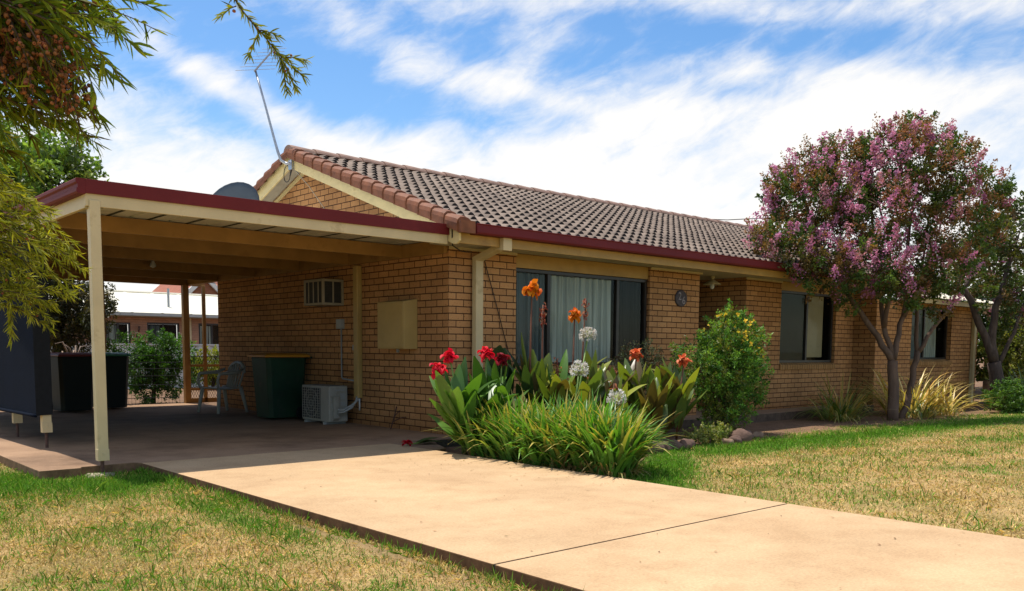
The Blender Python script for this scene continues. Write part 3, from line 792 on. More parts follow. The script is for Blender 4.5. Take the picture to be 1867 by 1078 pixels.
# plaque with house number
pq = MB()
prof = [(0.0, -0.025), (0.132, -0.025), (0.148, -0.018), (0.15, 0.0)]
V = []; n = 36
for r_, h in prof:
    for k in range(n):
        t = 2*PI*k/n; V.append((r_*math.cos(t), h, r_*0.88*math.sin(t)))
pq.add(V, [(i*n+k, i*n+(k+1) % n, (i+1)*n+(k+1) % n, (i+1)*n+k) for i in range(3) for k in range(n)])
plq = pq.build('number_plaque', M['plaque'])
plq.location = (4.645, -0.002, 1.905)
tag(plq, 'dark oval house number plaque reading 26 on brick pier', 'plaque')
for ch, dx, dz in (('2', -0.055, 0.028), ('6', 0.045, -0.035)):
    cu = bpy.data.curves.new('number', 'FONT'); cu.body = ch; cu.size = 0.17; cu.extrude = 0.004; cu.align_x = 'CENTER'; cu.align_y = 'CENTER'
    tmp = bpy.data.objects.new('tmp', cu); COL.objects.link(tmp)
    dg = bpy.context.evaluated_depsgraph_get()
    me = bpy.data.meshes.new_from_object(tmp.evaluated_get(dg)); bpy.data.objects.remove(tmp)
    me.materials.clear(); me.materials.append(M['plaque_num'])
    o = bpy.data.objects.new('number', me); COL.objects.link(o); o.parent = plq
    o.location = (dx, -0.028, dz); o.rotation_euler = (PI/2, 0, 0)

# porch lamp
lamp = thing('porch_lamp', 'small cone shaded porch lamp hanging from the entry soffit', 'lamp', (5.90, 0.30, 2.348))
b = MB(); b.lathe([(0.0, 0.0), (0.045, 0.0), (0.045, -0.03), (0.02, -0.04), (0.02, -0.06)], (0, 0, 0), 16); b.build('lamp_base', M['shade'], lamp, True)
b = MB(); b.lathe([(0.025, -0.055), (0.06, -0.075), (0.15, -0.135), (0.152, -0.145), (0.145, -0.14), (0.05, -0.075)], (0, 0, 0), 24); b.build('lamp_shade', M['shade'], lamp, True)
b = MB(); b.lathe([(0.02, -0.10), (0.035, -0.15), (0.04, -0.18), (0.025, -0.21), (0.0, -0.22)], (0, 0, 0), 14); b.build('bulb', M['white'], lamp, True)

# ------------------------------------------------------------------ carport
cp = thing('carport', 'flat roofed cream carport with maroon edge attached to the house', 'carport', (0, 0, 0))
YF, YK, XL, XR = -0.42, 8.25, -4.32, -0.33
b = MB()   # pan profile roof sheet, ribs running front to back
nx = 0; prof = []
x = XL+0.02
while x < -0.02:
    prof += [(x, 2.432), (x+0.165, 2.432), (x+0.175, 2.455), (x+0.195, 2.455), (x+0.205, 2.432)]; x += 0.205
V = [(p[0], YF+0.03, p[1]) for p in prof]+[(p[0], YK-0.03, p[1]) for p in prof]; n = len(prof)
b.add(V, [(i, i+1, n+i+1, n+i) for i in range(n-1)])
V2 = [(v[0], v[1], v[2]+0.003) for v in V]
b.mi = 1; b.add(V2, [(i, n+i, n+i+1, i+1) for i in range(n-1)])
b.build('roof_sheet', None, cp, mats=[M['roof_pan'], M['roof_bounce']])
b = MB()
for i in range(1, 9):
    xx = XL+0.02+0.41*i+0.17
    b.box(xx, xx+0.028, YF+0.04, YK-0.04, 2.426, 2.4315)
b.build('sheet_seam', M['joint'], cp)
b = MB(); b.box(XL, XR, YF-0.022, YF-0.002, 2.412, 2.535)
b.build('roof_flashing', M['maroon'], cp, bevel=0.003)
b = MB()
pr = [(XL, 2.405), (XL-0.06, 2.405), (XL-0.075, 2.42), (XL-0.075, 2.445), (XL-0.063, 2.455), (XL-0.063, 2.485), (XL-0.08, 2.50), (XL-0.08, 2.525), (XL-0.07, 2.535), (XL, 2.535)]
b.prism(pr, YF-0.02, YK, 1)
b.build('gutter', M['maroon'], cp)
b = MB(); b.box(XL+0.0, -0.34, YF, YF+0.035, 2.305, 2.428); b.build('front_beam', M['cream'], cp, bevel=0.004)
b = MB(); b.box(XL+0.002, XL+0.04, YF+0.036, YK-0.05, 2.29, 2.43); b.build('side_beam', M['cream'], cp, bevel=0.004)
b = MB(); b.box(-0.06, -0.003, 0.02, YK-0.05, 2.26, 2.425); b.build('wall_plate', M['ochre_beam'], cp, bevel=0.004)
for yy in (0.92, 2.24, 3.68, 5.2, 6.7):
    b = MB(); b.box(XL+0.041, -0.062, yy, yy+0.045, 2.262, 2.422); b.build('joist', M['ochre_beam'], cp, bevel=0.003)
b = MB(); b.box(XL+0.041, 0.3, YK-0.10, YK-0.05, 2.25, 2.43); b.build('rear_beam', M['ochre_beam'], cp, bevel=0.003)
def post(x, y, z0, z1, w, foot, m_='cream', parent=cp):
    b = MB(); b.box(x-w/2, x+w/2, y-w/2, y+w/2, z0, z1)
    p = b.build('post', M[m_], parent, bevel=0.005)
    if foot is not None:
        b = MB(); b.box(x-w/2-0.004, x+w/2+0.004, y-w/2-0.006, y+w/2-0.02, z0-0.004, z0+0.10)
        b.lathe([(0.0, -0.008), (0.012, -0.008), (0.012, 0.0)], (x, y-w/2-0.004, z0+0.06), 10, 'y')
        b.build('bracket', M[m_], p, bevel=0.002)
        b = MB(); b.tube([(x, y, z0+0.01), (x, y, foot)], 0.016, 10); b.build('stirrup_rod', M['rust'], p)
    return p
post(XL+0.075, YF+0.03, 0.06, 2.36, 0.09, -0.16)
for yy in (1.51, 2.95, 5.2):
    post(XL+0.09+0.04*(yy > 2), yy, 0.17, 2.30, 0.09, -0.01)
for xx, w in ((-0.12, 0.11), (0.24, 0.06)):
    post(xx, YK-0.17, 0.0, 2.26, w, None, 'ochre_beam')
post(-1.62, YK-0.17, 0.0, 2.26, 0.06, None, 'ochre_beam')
b = MB(); b.lathe([(0.03, 0.0), (0.03, -0.05), (0.02, -0.06), (0.045, -0.11), (0.045, -0.14), (0.0, -0.165)], (-1.83, 4.95, 2.43), 14)
o = b.build('ceiling_bulb', M['white'], None, True); tag(o, 'bare light bulb under the carport roof', 'lamp')
o = np_mesh('post_footing', *(lambda V: (V[0], V[1]))(( # rough lump of concrete under the corner post
    np.array([(-4.44,-0.58,-0.13),(-4.14,-0.60,-0.13),(-4.08,-0.40,-0.13),(-4.43,-0.38,-0.13),(-4.40,-0.55,-0.05),(-4.22,-0.56,-0.062),(-4.14,-0.42,-0.055),(-4.39,-0.40,-0.045)]),
    np.array([(0,1,5,4),(1,2,6,5),(2,3,7,6),(3,0,4,7),(4,5,6,7)]))), M['rock_pale'])
bv = o.modifiers.new('b', 'BEVEL'); bv.width = 0.02; bv.segments = 3
tag(o, 'pale rough lump of concrete at the foot of the corner post', 'footing')

# shade blind tied round the side posts
bl = thing('shade_blind', 'dark navy outdoor shade blind hanging from the carport side', 'blind', (0, 0, 0))
n = 40; ys = np.linspace(1.45, 8.0, n);  # far unseen stretch lengthened to block side light into the carport
V = []
zb = lambda y: 0.35 + 0.05*((y-1.45)/6.55) - 0.03*math.sin((y-1.45)/6.55*PI)
nz = 8
for j in range(nz+1):
    for y in ys:
        t = j/nz; z = zb(y)*(1-t)+2.28*t
        V.append((XL-0.015+0.03*math.sin(y*1.3)*math.sin(t*PI) - 0.06*(1-t)**3*math.sin((y-1.45)/6.55*PI), y, z))
F = np.array([(j*n+i, j*n+i+1, (j+1)*n+i+1, (j+1)*n+i) for j in range(nz) for i in range(n-1)])
np_mesh('cloth', V, F, M['navy'], bl, smooth=True)
b = MB(); b.add([(XL-0.015, 1.45, zb(1.45)), (XL+0.145, 1.45, zb(1.45)+0.005), (XL+0.145, 1.45, 2.28), (XL-0.015, 1.45, 2.28)], [(0, 1, 2, 3)])
b.build('side_return', M['black'], bl)
b = MB(); b.tube([(XL-0.02-0.06*math.sin((y-1.45)/6.55*PI), y, zb(y)) for y in ys], 0.018, 8); b.build('bottom_rail', M['navy'], bl, True)

# ------------------------------------------------------------------ things in the carport
def wheelie_bin(loc, rzr, m_, lid, label, h=0.97, lidlab=None):
    t = thing('wheelie_bin', label, 'bin', loc, 'wheelie bins in the carport', rzr)
    b = MB()   # tapered body, front is -y
    w0, w1, d0, d1 = 0.248, 0.285, 0.275, 0.33
    zs = [0.03, h*0.80, h*0.92, h*0.93, h*0.955]; k = [0, 0.86, 1.0, 1.06, 1.06]
    V = []
    for z, q_ in zip(zs, k):
        w = w0+(w1-w0)*q_; d_ = d0+(d1-d0)*q_
        c = 0.05
        V += [(-w+c, -d_, z), (w-c, -d_, z), (w, -d_+c, z), (w, d_-c, z), (w-c, d_, z), (-w+c, d_, z), (-w, d_-c, z), (-w, -d_+c, z)]
    F = [list(range(8))[::-1]] + [(i*8+j, i*8+(j+1) % 8, (i+1)*8+(j+1) % 8, (i+1)*8+j) for i in range(4) for j in range(8)] + [list(range(32, 40))]
    b.add(V, F); b.build('body', M[m_], t, bevel=0.008)
    b = MB(); w = w1*1.08; d_ = d1*1.1
    V = []
    for z, q_ in ((h*0.957, 1.0), (h*0.985, 1.0), (h*1.01, 0.86), (h*1.02, 0.6)):
        V += [(-w*q_, -d_*q_-0.01, z), (w*q_, -d_*q_-0.01, z), (w*q_, d_*q_, z), (-w*q_, d_*q_, z)]
    F = [(3, 2, 1, 0)] + [(i*4+j, i*4+(j+1) % 4, (i+1)*4+(j+1) % 4, (i+1)*4+j) for i in range(3) for j in range(4)] + [(12, 13, 14, 15)]
    b.add(V, F); l = b.build('lid', M[lid], t, bevel=0.006)
    b = MB(); b.tube([(-w+0.03, d_+0.035, h*0.95), (w-0.03, d_+0.035, h*0.95)], 0.016, 10)
    for sx in (-1, 0, 1): b.box(sx*(w-0.06)-0.015, sx*(w-0.06)+0.015, d_-0.04, d_+0.035, h*0.935, h*0.96)
    b.build('handle', M[m_], t)
    for sx in (-1, 1):
        b = MB(); b.lathe([(0.0, -0.025), (0.075, -0.025), (0.095, -0.02), (0.10, 0), (0.095, 0.02), (0.075, 0.025), (0, 0.025)], (sx*0.25, 0.24, 0.10), 20, 'x')
        b.build('wheel', M['black'], t, True)
    return t
wheelie_bin((-0.46, 3.62, 0), math.radians(-90), 'bin_green', 'bin_lid_yellow', 'dark green wheelie bin with yellow lid against the brick wall', 0.98)
wheelie_bin((-2.50, 6.95, 0), math.radians(4), 'bin_dark', 'bin_lid_red', 'black wheelie bin with dark red lid beside the navy blind', 0.955)
wheelie_bin((-1.80, 7.35, 0), math.radians(-3), 'bin_dark', 'bin_lid_green', 'black wheelie bin with green lid behind the corner post', 0.955)

# junk poking up behind the red lidded bin
jk = MB()
for k in range(9):
    a = rng.uniform(0, 2*PI); p0 = np.array((-2.25+rng.normal()*0.14, 8.0+rng.normal()*0.05, 0.75)); 
    p1 = p0+np.array((math.cos(a)*0.16, 0.05, rng.uniform(0.2, 0.42))); p2 = p1+np.array((math.cos(a)*0.12, 0, rng.uniform(-0.1, 0.06)))
    jk.tube([p0, p1, p2], [0.016, 0.014, 0.008], 7)
jk.tube([(-2.25, 8.0, -0.02), (-2.25, 8.0, 0.78)], 0.03, 8)
o = jk.build('dry_plant', mat('dry_stalk', (0.34, 0.25, 0.2), 0.8, 0.3, 12), None, True); tag(o, 'bare pinkish dried plant stalks behind the red lidded bin', 'plant')

# resin chair
ch = thing('plastic_chair', 'white resin garden armchair in the shade by the wall', 'chair', (-0.62, 5.35, 0), None, math.radians(-80))
b = MB()   # seat: dished sheet
n = 9; V = []
for j in range(n):
    for i in range(n):
        u = i/(n-1)*2-1; v = j/(n-1)*2-1
        V.append((u*0.235, v*0.23, 0.415-0.02*(1-u*u)*(1-v*v)+0.012*(v < -0.9)))
b.add(V, [(j*n+i, j*n+i+1, (j+1)*n+i+1, (j+1)*n+i) for j in range(n-1) for i in range(n-1)])
st = b.build('seat', M['chair_white'], ch, True); sm = st.modifiers.new('s', 'SOLIDIFY'); sm.thickness = 0.018
for sx in (-1, 1):
    for fy, by in ((-0.20, -0.26), (0.20, 0.29)):
        b = MB(); b.tube([(sx*0.235, fy, 0.43), (sx*0.26, (fy+by)/2, 0.22), (sx*0.285, by, 0.0)], [0.034, 0.03, 0.024], 8); b.build('leg', M['chair_white'], ch, True)
    b = MB(); b.tube([(sx*0.26, -0.235, 0.40), (sx*0.285, -0.255, 0.56), (sx*0.29, -0.22, 0.645), (sx*0.29, -0.05, 0.66), (sx*0.285, 0.12, 0.665), (sx*0.255, 0.24, 0.72)], [0.02, 0.022, 0.026, 0.03, 0.028, 0.02], 8)
    b.build('armrest', M['chair_white'], ch, True)
b = MB()   # slatted curved back with top rail
for k in range(7):
    t = (k-3)/3; x = t*0.19; yy = 0.235-0.03*(1-t*t)
    b.tube([(x*0.9, yy-0.02, 0.42), (x, yy+0.045, 0.62), (x*1.02, yy+0.09, 0.80-0.03*t*t)], [0.018, 0.017, 0.018], 6)
b.tube([(math.sin(t)*0.235, 0.33-0.08*(1-math.cos(t*0.9)), 0.83-0.10*t*t) for t in np.linspace(-1.3, 1.3, 13)], 0.028, 8)
b.build('backrest', M['chair_white'], ch, True)

# split system condenser
ac = thing('condenser_unit', 'cream air conditioner condenser standing on the carport slab', 'air conditioner', (-0.285, 2.57, 0.0))
b = MB(); b.box(-0.15, 0.15, -0.39, 0.39, 0.035, 0.545); b.build('casing', M['ac_cream'], ac, bevel=0.012)
b = MB(); b.box(-0.156, -0.1505, -0.15, 0.36, 0.07, 0.51); b.build('fan_recess', M['slat'], ac)
b = MB()
for k in range(9): b.box(-0.163, -0.158, -0.15+0.51*k/8-0.003, -0.15+0.51*k/8+0.003, 0.07, 0.51)
for k in range(13): b.box(-0.1665, -0.1632, -0.15, 0.36, 0.07+0.44*k/12-0.0025, 0.07+0.44*k/12+0.0025)
for r_ in (0.20, 0.12, 0.05):
    b.tube([(-0.160, 0.105+r_*math.cos(t), 0.29+r_*math.sin(t)) for t in np.linspace(0, 2*PI, 25)], 0.004, 5)
b.build('grille', M['ac_cream'], ac)
b = MB(); b.box(-0.10, -0.01, -0.435, -0.391, 0.09, 0.40); b.prism([(-0.435, 0.09), (-0.391, 0.09), (-0.391, 0.05)], -0.10, -0.01, 0); b.build('valve_cover', M['ac_cream'], ac, bevel=0.006)
for z0, z1 in ((0.36, 0.44), (0.26, 0.32)):
    b = MB(); b.box(0.03, 0.11, -0.393, -0.3905, z0, z1); b.build('sticker', M['grey_box'], ac)
b = MB(); b.box(-0.06, 0.09, -0.402, -0.3905, 0.475, 0.495); b.build('handle', M['grey_box'], ac)
for yy in (-0.27, 0.27):
    b = MB(); b.box(-0.17, 0.17, yy-0.025, yy+0.025, 0.0, 0.034); b.build('foot', M['grey_box'], ac)
b = MB()
for k, dz in enumerate((0.0, 0.035)):
    b.tube([(-0.05+0.01*k, -0.44, 0.17+dz), (0.02, -0.50, 0.18+dz), (0.12, -0.545, 0.24+dz), (0.19+0.02*k, -0.555, 0.34), (0.21+0.02*k, -0.55, 0.40)], 0.016, 8)
b.build('pipes', M['grey_box'], ac, True)
# pipe duct cover on the wall
b = MB(); b.box(-0.085, -0.003, 1.985, 2.10, 0.375, 2.235)
o = b.build('pipe_duct', M['box_cream'], None, bevel=0.012); tag(o, 'tall ochre pipe duct on the carport brick wall', 'duct')
b = MB(); b.tube([(-0.05, 2.0, 0.37), (-0.05, 2.0, 0.20)], 0.012, 8); p = b.build('drain_pipe', M['white'], o, True)
# window type air conditioner
wa = thing('wall_air_conditioner', 'boxy white louvred air conditioner poking through the brick wall', 'air conditioner', (0, 0, 0))
b = MB(); b.box(-0.33, -0.002, 2.50, 3.0, 1.72, 2.045); b.build('casing', M['slat'], wa)
b = MB()
M['frame_dim'] = mat('aged_cream_frame', (0.40, 0.33, 0.22), 0.6, 0.1, 6)
x0, x1, y0, y1, z0, z1 = -0.35, -0.004, 2.475, 3.025, 1.695, 2.065; t = 0.034
for (a, c) in ((z0, z0+t), (z1-t, z1)):
    b.box(x0, x1, y0, y1, a, c)
for (a, c) in ((x0, x0+t), (x1-t, x1)):
    b.box(a, c, y0, y0+t, z0+t, z1-t)
b.box(x0, x0+t, y1-t, y1, z0+t, z1-t); b.box(-0.185, -0.165, y0, y0+t*0.5, z0+t, z1-t)
for k in (1, 2, 3): b.box(x0, x0+0.012, y0+(y1-y0)*k/4-0.008, y0+(y1-y0)*k/4+0.008, z0+t, z1-t)
b.build('frame', M['frame_dim'], wa, bevel=0.004)
b = MB()
for k in range(13): b.box(-0.158, -0.045, y0+0.008, y0+0.02, z0+t+0.012+k*0.023, z0+t+0.022+k*0.023)
for k in range(13): b.box(-0.31, -0.19, y0+0.008, y0+0.02, z0+t+0.012+k*0.023, z0+t+0.022+k*0.023)
b.build('louvre', M['slat'], wa)
# isolator switch with conduit
cd = thing('isolator_switch', 'grey isolator switch with conduit running down the brick wall', 'switch box', (0, 0, 0))
b = MB(); b.box(-0.07, -0.003, 2.46, 2.60, 1.36, 1.50); b.build('switch_box', M['grey_box'], cd, bevel=0.008)
b = MB(); b.tube([(-0.02, 2.53, 1.37), (-0.02, 2.53, 0.66), (-0.02, 2.50, 0.635), (-0.02, 2.11, 0.61)], 0.011, 8); b.build('conduit', M['grey_box'], cd, True)
b = MB(); b.box(-0.035, -0.003, 2.13, 2.21, 1.05, 1.13)
o = b.build('power_outlet', M['grey_box'], None, bevel=0.005); tag(o, 'small square grey outlet box beside the pipe duct', 'outlet')
# meter box
mb_ = thing('meter_box', 'ochre metal meter box on the brick wall near the corner', 'meter box', (0, 0, 0))
b = MB(); b.prism([(-0.22, 1.075), (-0.003, 1.075), (-0.003, 1.725), (-0.22, 1.69)], 0.655, 1.27, 1); b.build('cabinet', M['box_cream'], mb_, bevel=0.006)
b = MB(); b.box(-0.2265, -0.2205, 0.67, 1.255, 1.09, 1.67); b.build('door', M['box_cream'], mb_, bevel=0.003)
b = MB(); b.box(-0.13, -0.10, 0.93, 0.96, 1.03, 1.074); b.build('latch', M['grey_box'], mb_)
# leaning steel rod
b = MB(); b.tube([(-0.13, 1.10, 0.0), (-0.07, 1.10, 0.17), (-0.02, 1.12, 0.30)], 0.008, 7); b.tube([(-0.10, 1.10, 0.10), (-0.03, 0.97, 0.165), (-0.02, 0.90, 0.17)], 0.006, 6); b.tube([(-0.07, 1.10, 0.17), (-0.02, 1.05, 0.25)], 0.006, 6)
o = b.build('leaning_stake', M['rust'], None, True); tag(o, 'thin rusty metal stake leaning on the brick wall', 'stake')
# dish behind the carport edge
ds = thing('satellite_dish', 'slate grey satellite dish standing on the carport roof', 'satellite dish', (-1.95, 1.75, 2.44))
b = MB(); n = 28; rings = 7; V = []
DR = 0.365
ax = Vector((-0.15, 0.78, 0.62)).normalized(); ux = ax.cross(Vector((0, 0, 1))).normalized(); uy = ux.cross(ax)
c0 = Vector((0, 0, 0.28))
for i in range(rings+1):
    r_ = DR*i/rings
    for k in range(n):
        t = 2*PI*k/n; V.append(tuple(c0+(ux*math.cos(t)+uy*math.sin(t)*1.05)*r_+ax*(r_*r_*0.75)))
b.add(V, [(i*n+k, i*n+(k+1) % n, (i+1)*n+(k+1) % n, (i+1)*n+k) for i in range(rings) for k in range(n)])
o = b.build('reflector', M['dish'], ds, True); s_ = o.modifiers.new('s', 'SOLIDIFY'); s_.thickness = 0.008
b = MB(); b.tube([(0, -0.12, 0.0), (0, -0.10, 0.2), tuple(c0-ax*0.02)], 0.02, 8); b.build('mount', M['steel'], ds, True)
b = MB(); b.tube([tuple(c0-uy*0.33), tuple(c0-uy*0.30+ax*0.35), tuple(c0+ax*0.42-uy*0.18)], 0.012, 6); b.build('feed_arm', M['steel'], ds, True)

# tv antenna on the gable
an = thing('tv_antenna', 'thin bent tv antenna mast fixed to the gable peak', 'antenna', (0, 0, 0))
P_ = [(-0.34, 3.34, 3.80), (-0.40, 3.40, 3.79), (-0.45, 3.47, 3.84), (-0.47, 3.52, 3.96), (-0.50, 3.57, 4.15), (-0.57, 3.70, 4.65), (-0.65, 3.84, 5.17)]
b = MB(); b.tube(P_, [0.022, 0.022, 0.022, 0.021, 0.019, 0.016, 0.016], 8); b.build('mast', M['steel'], an, True)
b = MB(); q0 = Vector((-0.67, 3.84, 5.15)); q1 = Vector((-0.42, 3.67, 5.50)); b.tube([tuple(q0), tuple(q1)], 0.014, 6)
hv = (Vector((0.75, -0.66, 0.05))).normalized()
for k in range(7):
    c = q0.lerp(q1, 0.08+k*0.15); l = 0.30-0.02*k; b.tube([tuple(c-hv*l), tuple(c+hv*l)], 0.0035, 5)
b.build('antenna_head', M['steel'], an)
b = MB(); b.box(-0.37, -0.326, 3.30, 3.40, 3.70, 3.84); b.build('bracket', M['steel'], an)
b = MB()
b.tube([(-0.345, 3.47+0.10*math.cos(t)+0.02, 3.66+0.12*math.sin(t)) for t in np.linspace(0.6, 2*PI+0.9, 26)], 0.006, 5)
b.tube([(-0.36, 3.36, 3.79), (-0.35, 3.33, 3.70), (-0.345, 3.40, 3.62)], 0.009, 5)
b.build('cable_loop', M['cord'], an, True)
b = MB(); b.tube([(-0.35, 3.33, 3.74), (-0.20, 3.1, 3.45), (-0.04, 2.85, 3.05), (-0.02, 2.8, 2.6)], 0.006, 5)
b.build('cable', M['wirew'], an, True)
# cables at the eave corner and down the front wall
b = MB(); b.tube([(-0.30, -0.45, 2.60), (-0.335, -0.50, 2.50), (-0.335, -0.50, 2.39), (-0.25, -0.40, 2.30), (-0.05, -0.30, 2.26), (0.12, -0.20, 2.27), (0.30, -0.08, 2.29)], 0.008, 6)
o = b.build('power_cable', M['cord'], None, True); tag(o, 'black cable looping round the eave corner to the downpipe', 'cable')
b = MB(); b.tube([(0.55, -0.02, 2.24), (0.60, -0.02, 2.1), (0.78, -0.018, 1.62), (0.98, -0.018, 1.05)], 0.006, 6)
o = b.build('wall_cable', M['cord'], None, True); tag(o, 'thin black cable slanting down the bricks left of the big window', 'cable')
b = MB(); b.tube([(8.0, 14.0, 5.3), (14.5, 6.0, 4.75), (22, -3, 5.2)], 0.012, 5)
o = b.build('service_wire', M['cord'], None); tag(o, 'dark overhead wire crossing behind the mauve tree', 'wire')

# ------------------------------------------------------------------ back yard
def wire_fence(name, label, p0, p1, h, step, rails, m_):
    t = thing(name, label, 'fence', (0, 0, 0))
    p0 = Vector(p0); p1 = Vector(p1); L_ = (p1-p0).length; d_ = (p1-p0).normalized()
    b = MB()
    for k in range(int(L_/step)+1):
        p = p0+d_*k*step; z = -0.08
        b.tube([(p.x, p.y, z), (p.x, p.y, h)], 0.0035, 4, False)
    for z in rails: b.tube([(p0.x, p0.y, z), (p1.x, p1.y, z)], 0.006, 5)
    b.build('mesh_panel', m_, t)
    k = 0.0
    while k <= L_+0.01:
        p = p0+d_*k; b = MB(); b.tube([(p.x, p.y, -0.1), (p.x, p.y, h+0.03)], 0.02, 8); b.build('fence_post', m_, t); k += 2.4
    return t
wire_fence('wire_fence', 'low black wire fence behind the carport', (-7.2, 8.45, 0), (-0.12, 8.45, 0), 0.915, 0.07, (0.10, 0.35, 0.52, 0.66, 0.78, 0.915), M['black'])
gt = thing('mesh_gate', 'low mesh gate between the brown rear posts', 'gate', (0, 0, 0))
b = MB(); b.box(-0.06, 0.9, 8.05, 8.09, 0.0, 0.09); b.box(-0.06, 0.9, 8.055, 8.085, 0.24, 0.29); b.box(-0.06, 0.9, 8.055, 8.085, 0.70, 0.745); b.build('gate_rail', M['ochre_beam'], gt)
b = MB()
for k in range(-14, 22):
    for s in (-1, 1):
        x0 = k*0.05; pts = []
        a0, a1 = 0.03, 0.9
        xa, xb = x0, x0+s*(0.87)*0.5
        lo = max(-0.05, min(0.88, xa)); hi = max(-0.05, min(0.88, xb))
        if abs(hi-lo) < 1e-3: continue
        za = a0+(lo-xa)/(xb-xa)*(a1-a0); zb_ = a0+(hi-xa)/(xb-xa)*(a1-a0)
        b.tube([(lo, 8.07, za), (hi, 8.07, zb_)], 0.004, 4, False)
b.tube([(-0.05, 8.07, 0.9), (0.9, 8.07, 0.9)], 0.008, 5)
b.build('gate_mesh', M['black'], gt)

def ribbed_fence(name, label, x0, x1, y, z0, z1, m_):
    b = MB(); V = []; n = int((x1-x0)/0.06)
    for z in (z0, z1):
        for i in range(n+1): V.append((x0+(x1-x0)*i/n, y+(0.03 if i % 4 < 2 else -0.0), z))
    b.add(V, [(i, i+1, n+2+i, n+1+i) for i in range(n)])
    b.box(x0, x1, y-0.02, y+0.05, z1, z1+0.04)
    o = b.build(name, m_); tag(o, label, 'fence'); return o
ribbed_fence('sheet_fence', 'pale ribbed metal fence in front of the neighbouring house', -9, 14, 16.0, -0.1, 1.12, M['fence_pale'])

nb = thing('neighbour_house', 'low pinkish brick house with cream metal roof beyond the back fence', 'house', (0, 0, 0))
b = MB(); wall_xz(b, -6, 14, -0.2, 2.2, 24.0, [(3.3, 4.15, 0.2, 1.93), (4.73, 5.91, 1.2, 1.95), (6.63, 7.7, 0.95, 1.97)], 0.1); b.build('brick_wall', M['brick_nb'], nb)
b = MB(); V = []; n = 200
for yy, zz in ((23.35, 2.27), (27.3, 3.2)):
    for i in range(n+1): V.append((-6.5+21*i/n, yy, zz+(0.02 if i % 10 == 0 else 0)))
b.add(V, [(i, i+1, n+2+i, n+1+i) for i in range(n)])
b.add([(-6.5, 27.3, 3.2), (14.5, 27.3, 3.2), (14.5, 31.2, 2.27), (-6.5, 31.2, 2.27)], [(0, 1, 2, 3)])
b.build('metal_roof', M['nb_roof'], nb)
b = MB(); b.tube([(-6.5, 27.3, 3.215), (14.5, 27.3, 3.215)], 0.05, 6); b.build('ridge_capping', M['nb_roof'], nb)
b = MB(); b.box(-6.5, 14.5, 23.22, 23.34, 2.16, 2.27); b.build('gutter', M['grey_box'], nb)
b = MB(); b.box(-6.5, 14.5, 23.36, 24.0, 2.14, 2.15); b.build('soffit', M['soffit'], nb)
for (x0, x1, z0, z1, cu) in ((3.3, 4.15, 0.2, 1.93, M['lace']), (4.73, 5.91, 1.2, 1.95, M['lace_dim']), (6.63, 7.7, 0.95, 1.97, M['lace'])):
    f = MB(); y = 24.05; t = 0.06
    f.box(x0, x1, y, y+0.04, z0, z0+t); f.box(x0, x1, y, y+0.04, z1-t, z1); f.box(x0, x0+t, y, y+0.04, z0+t, z1-t); f.box(x1-t, x1, y, y+0.04, z0+t, z1-t)
    f.box((x0+x1)/2-0.03, (x0+x1)/2+0.03, y, y+0.04, z0+t, z1-t)
    fr = f.build('window', M['bronze'], nb)
    g = MB(); g.box(x0+t, x1-t, y+0.1, y+0.12, z0+t, z1-t); g.build('dark_room', M['dark'], fr)
    g = MB(); g.add([(x0+t, y+0.03, z0+t), (x1-t, y+0.03, z0+t), (x1-t, y+0.03, z1-t), (x0+t, y+0.03, z1-t)], [(0, 1, 2, 3)]); g.build('pane', M['glass'], fr)
    curtain('curtain', cu, x0+0.1+(x1-x0)*0.0, x0+(x1-x0)*0.47, z0+0.1, z1-0.1, y+0.07, fr, n=60)
b = MB(); b.box(6.25, 6.33, 23.93, 23.99, 0.0, 2.15); b.build('downpipe', M['cream'], nb)
b = MB(); b.tube([(5.75, 24.6, 2.5), (5.75, 24.6, 3.25)], 0.045, 8); b.build('vent_pipe', M['steel'], nb)
b = MB(); b.tube([(4.42, 23.97, 1.62), (4.42, 23.9, 1.70), (4.42, 23.92, 1.80)], 0.03, 7); b.build('wall_light', M['rust'], nb, True)
h3 = thing('gabled_house', 'red brick house with steep tiled gable rising behind the cream roof', 'house', (0, 0, 0))
b = MB(); b.add([(12.2, 40, 0), (14.9, 40, 0), (14.9, 40, 3.6), (13.55, 40, 4.85), (12.2, 40, 3.6)], [(0, 1, 2, 3, 4)]); b.add([(14.9, 40, 0), (22, 40.0, 0), (22, 40.0, 3.75), (14.9, 40.0, 3.75)], [(0, 1, 2, 3)]); b.build('brick_wall', M['brick_red'], h3)
b = MB(); b.prism([(11.6, 3.35), (13.55, 5.15), (15.5, 3.35), (15.2, 3.25), (13.55, 4.85), (11.9, 3.25)], 39.8, 39.95, 1); b.build('barge_board', M['white'], h3)
b = MB(); b.add([(13.55, 39.9, 5.1), (13.55, 46, 5.1), (11.6, 46, 3.3), (11.6, 39.9, 3.3)], [(0, 1, 2, 3)]); b.add([(13.55, 39.9, 5.1), (15.5, 39.9, 3.3), (15.5, 46, 3.3), (13.55, 46, 5.1)], [(0, 1, 2, 3)])
b.add([(15.0, 39.4, 3.75), (23, 39.4, 3.75), (23, 44, 5.6), (15.0, 44, 5.6)], [(0, 1, 2, 3)]); b.build('tiled_roof', M['tile_red'], h3)
b = MB(); b.box(15.0, 23, 39.25, 39.4, 3.62, 3.78); b.build('gutter', M['maroon'], h3)
b = MB(); b.tube([(-12, 33, 4.55), (6, 33, 4.1), (13, 33, 4.2), (30, 33, 4.8)], 0.022, 5)
o = b.build('overhead_wire', M['cord'], None); tag(o, 'overhead power wire above the cream roof', 'wire')

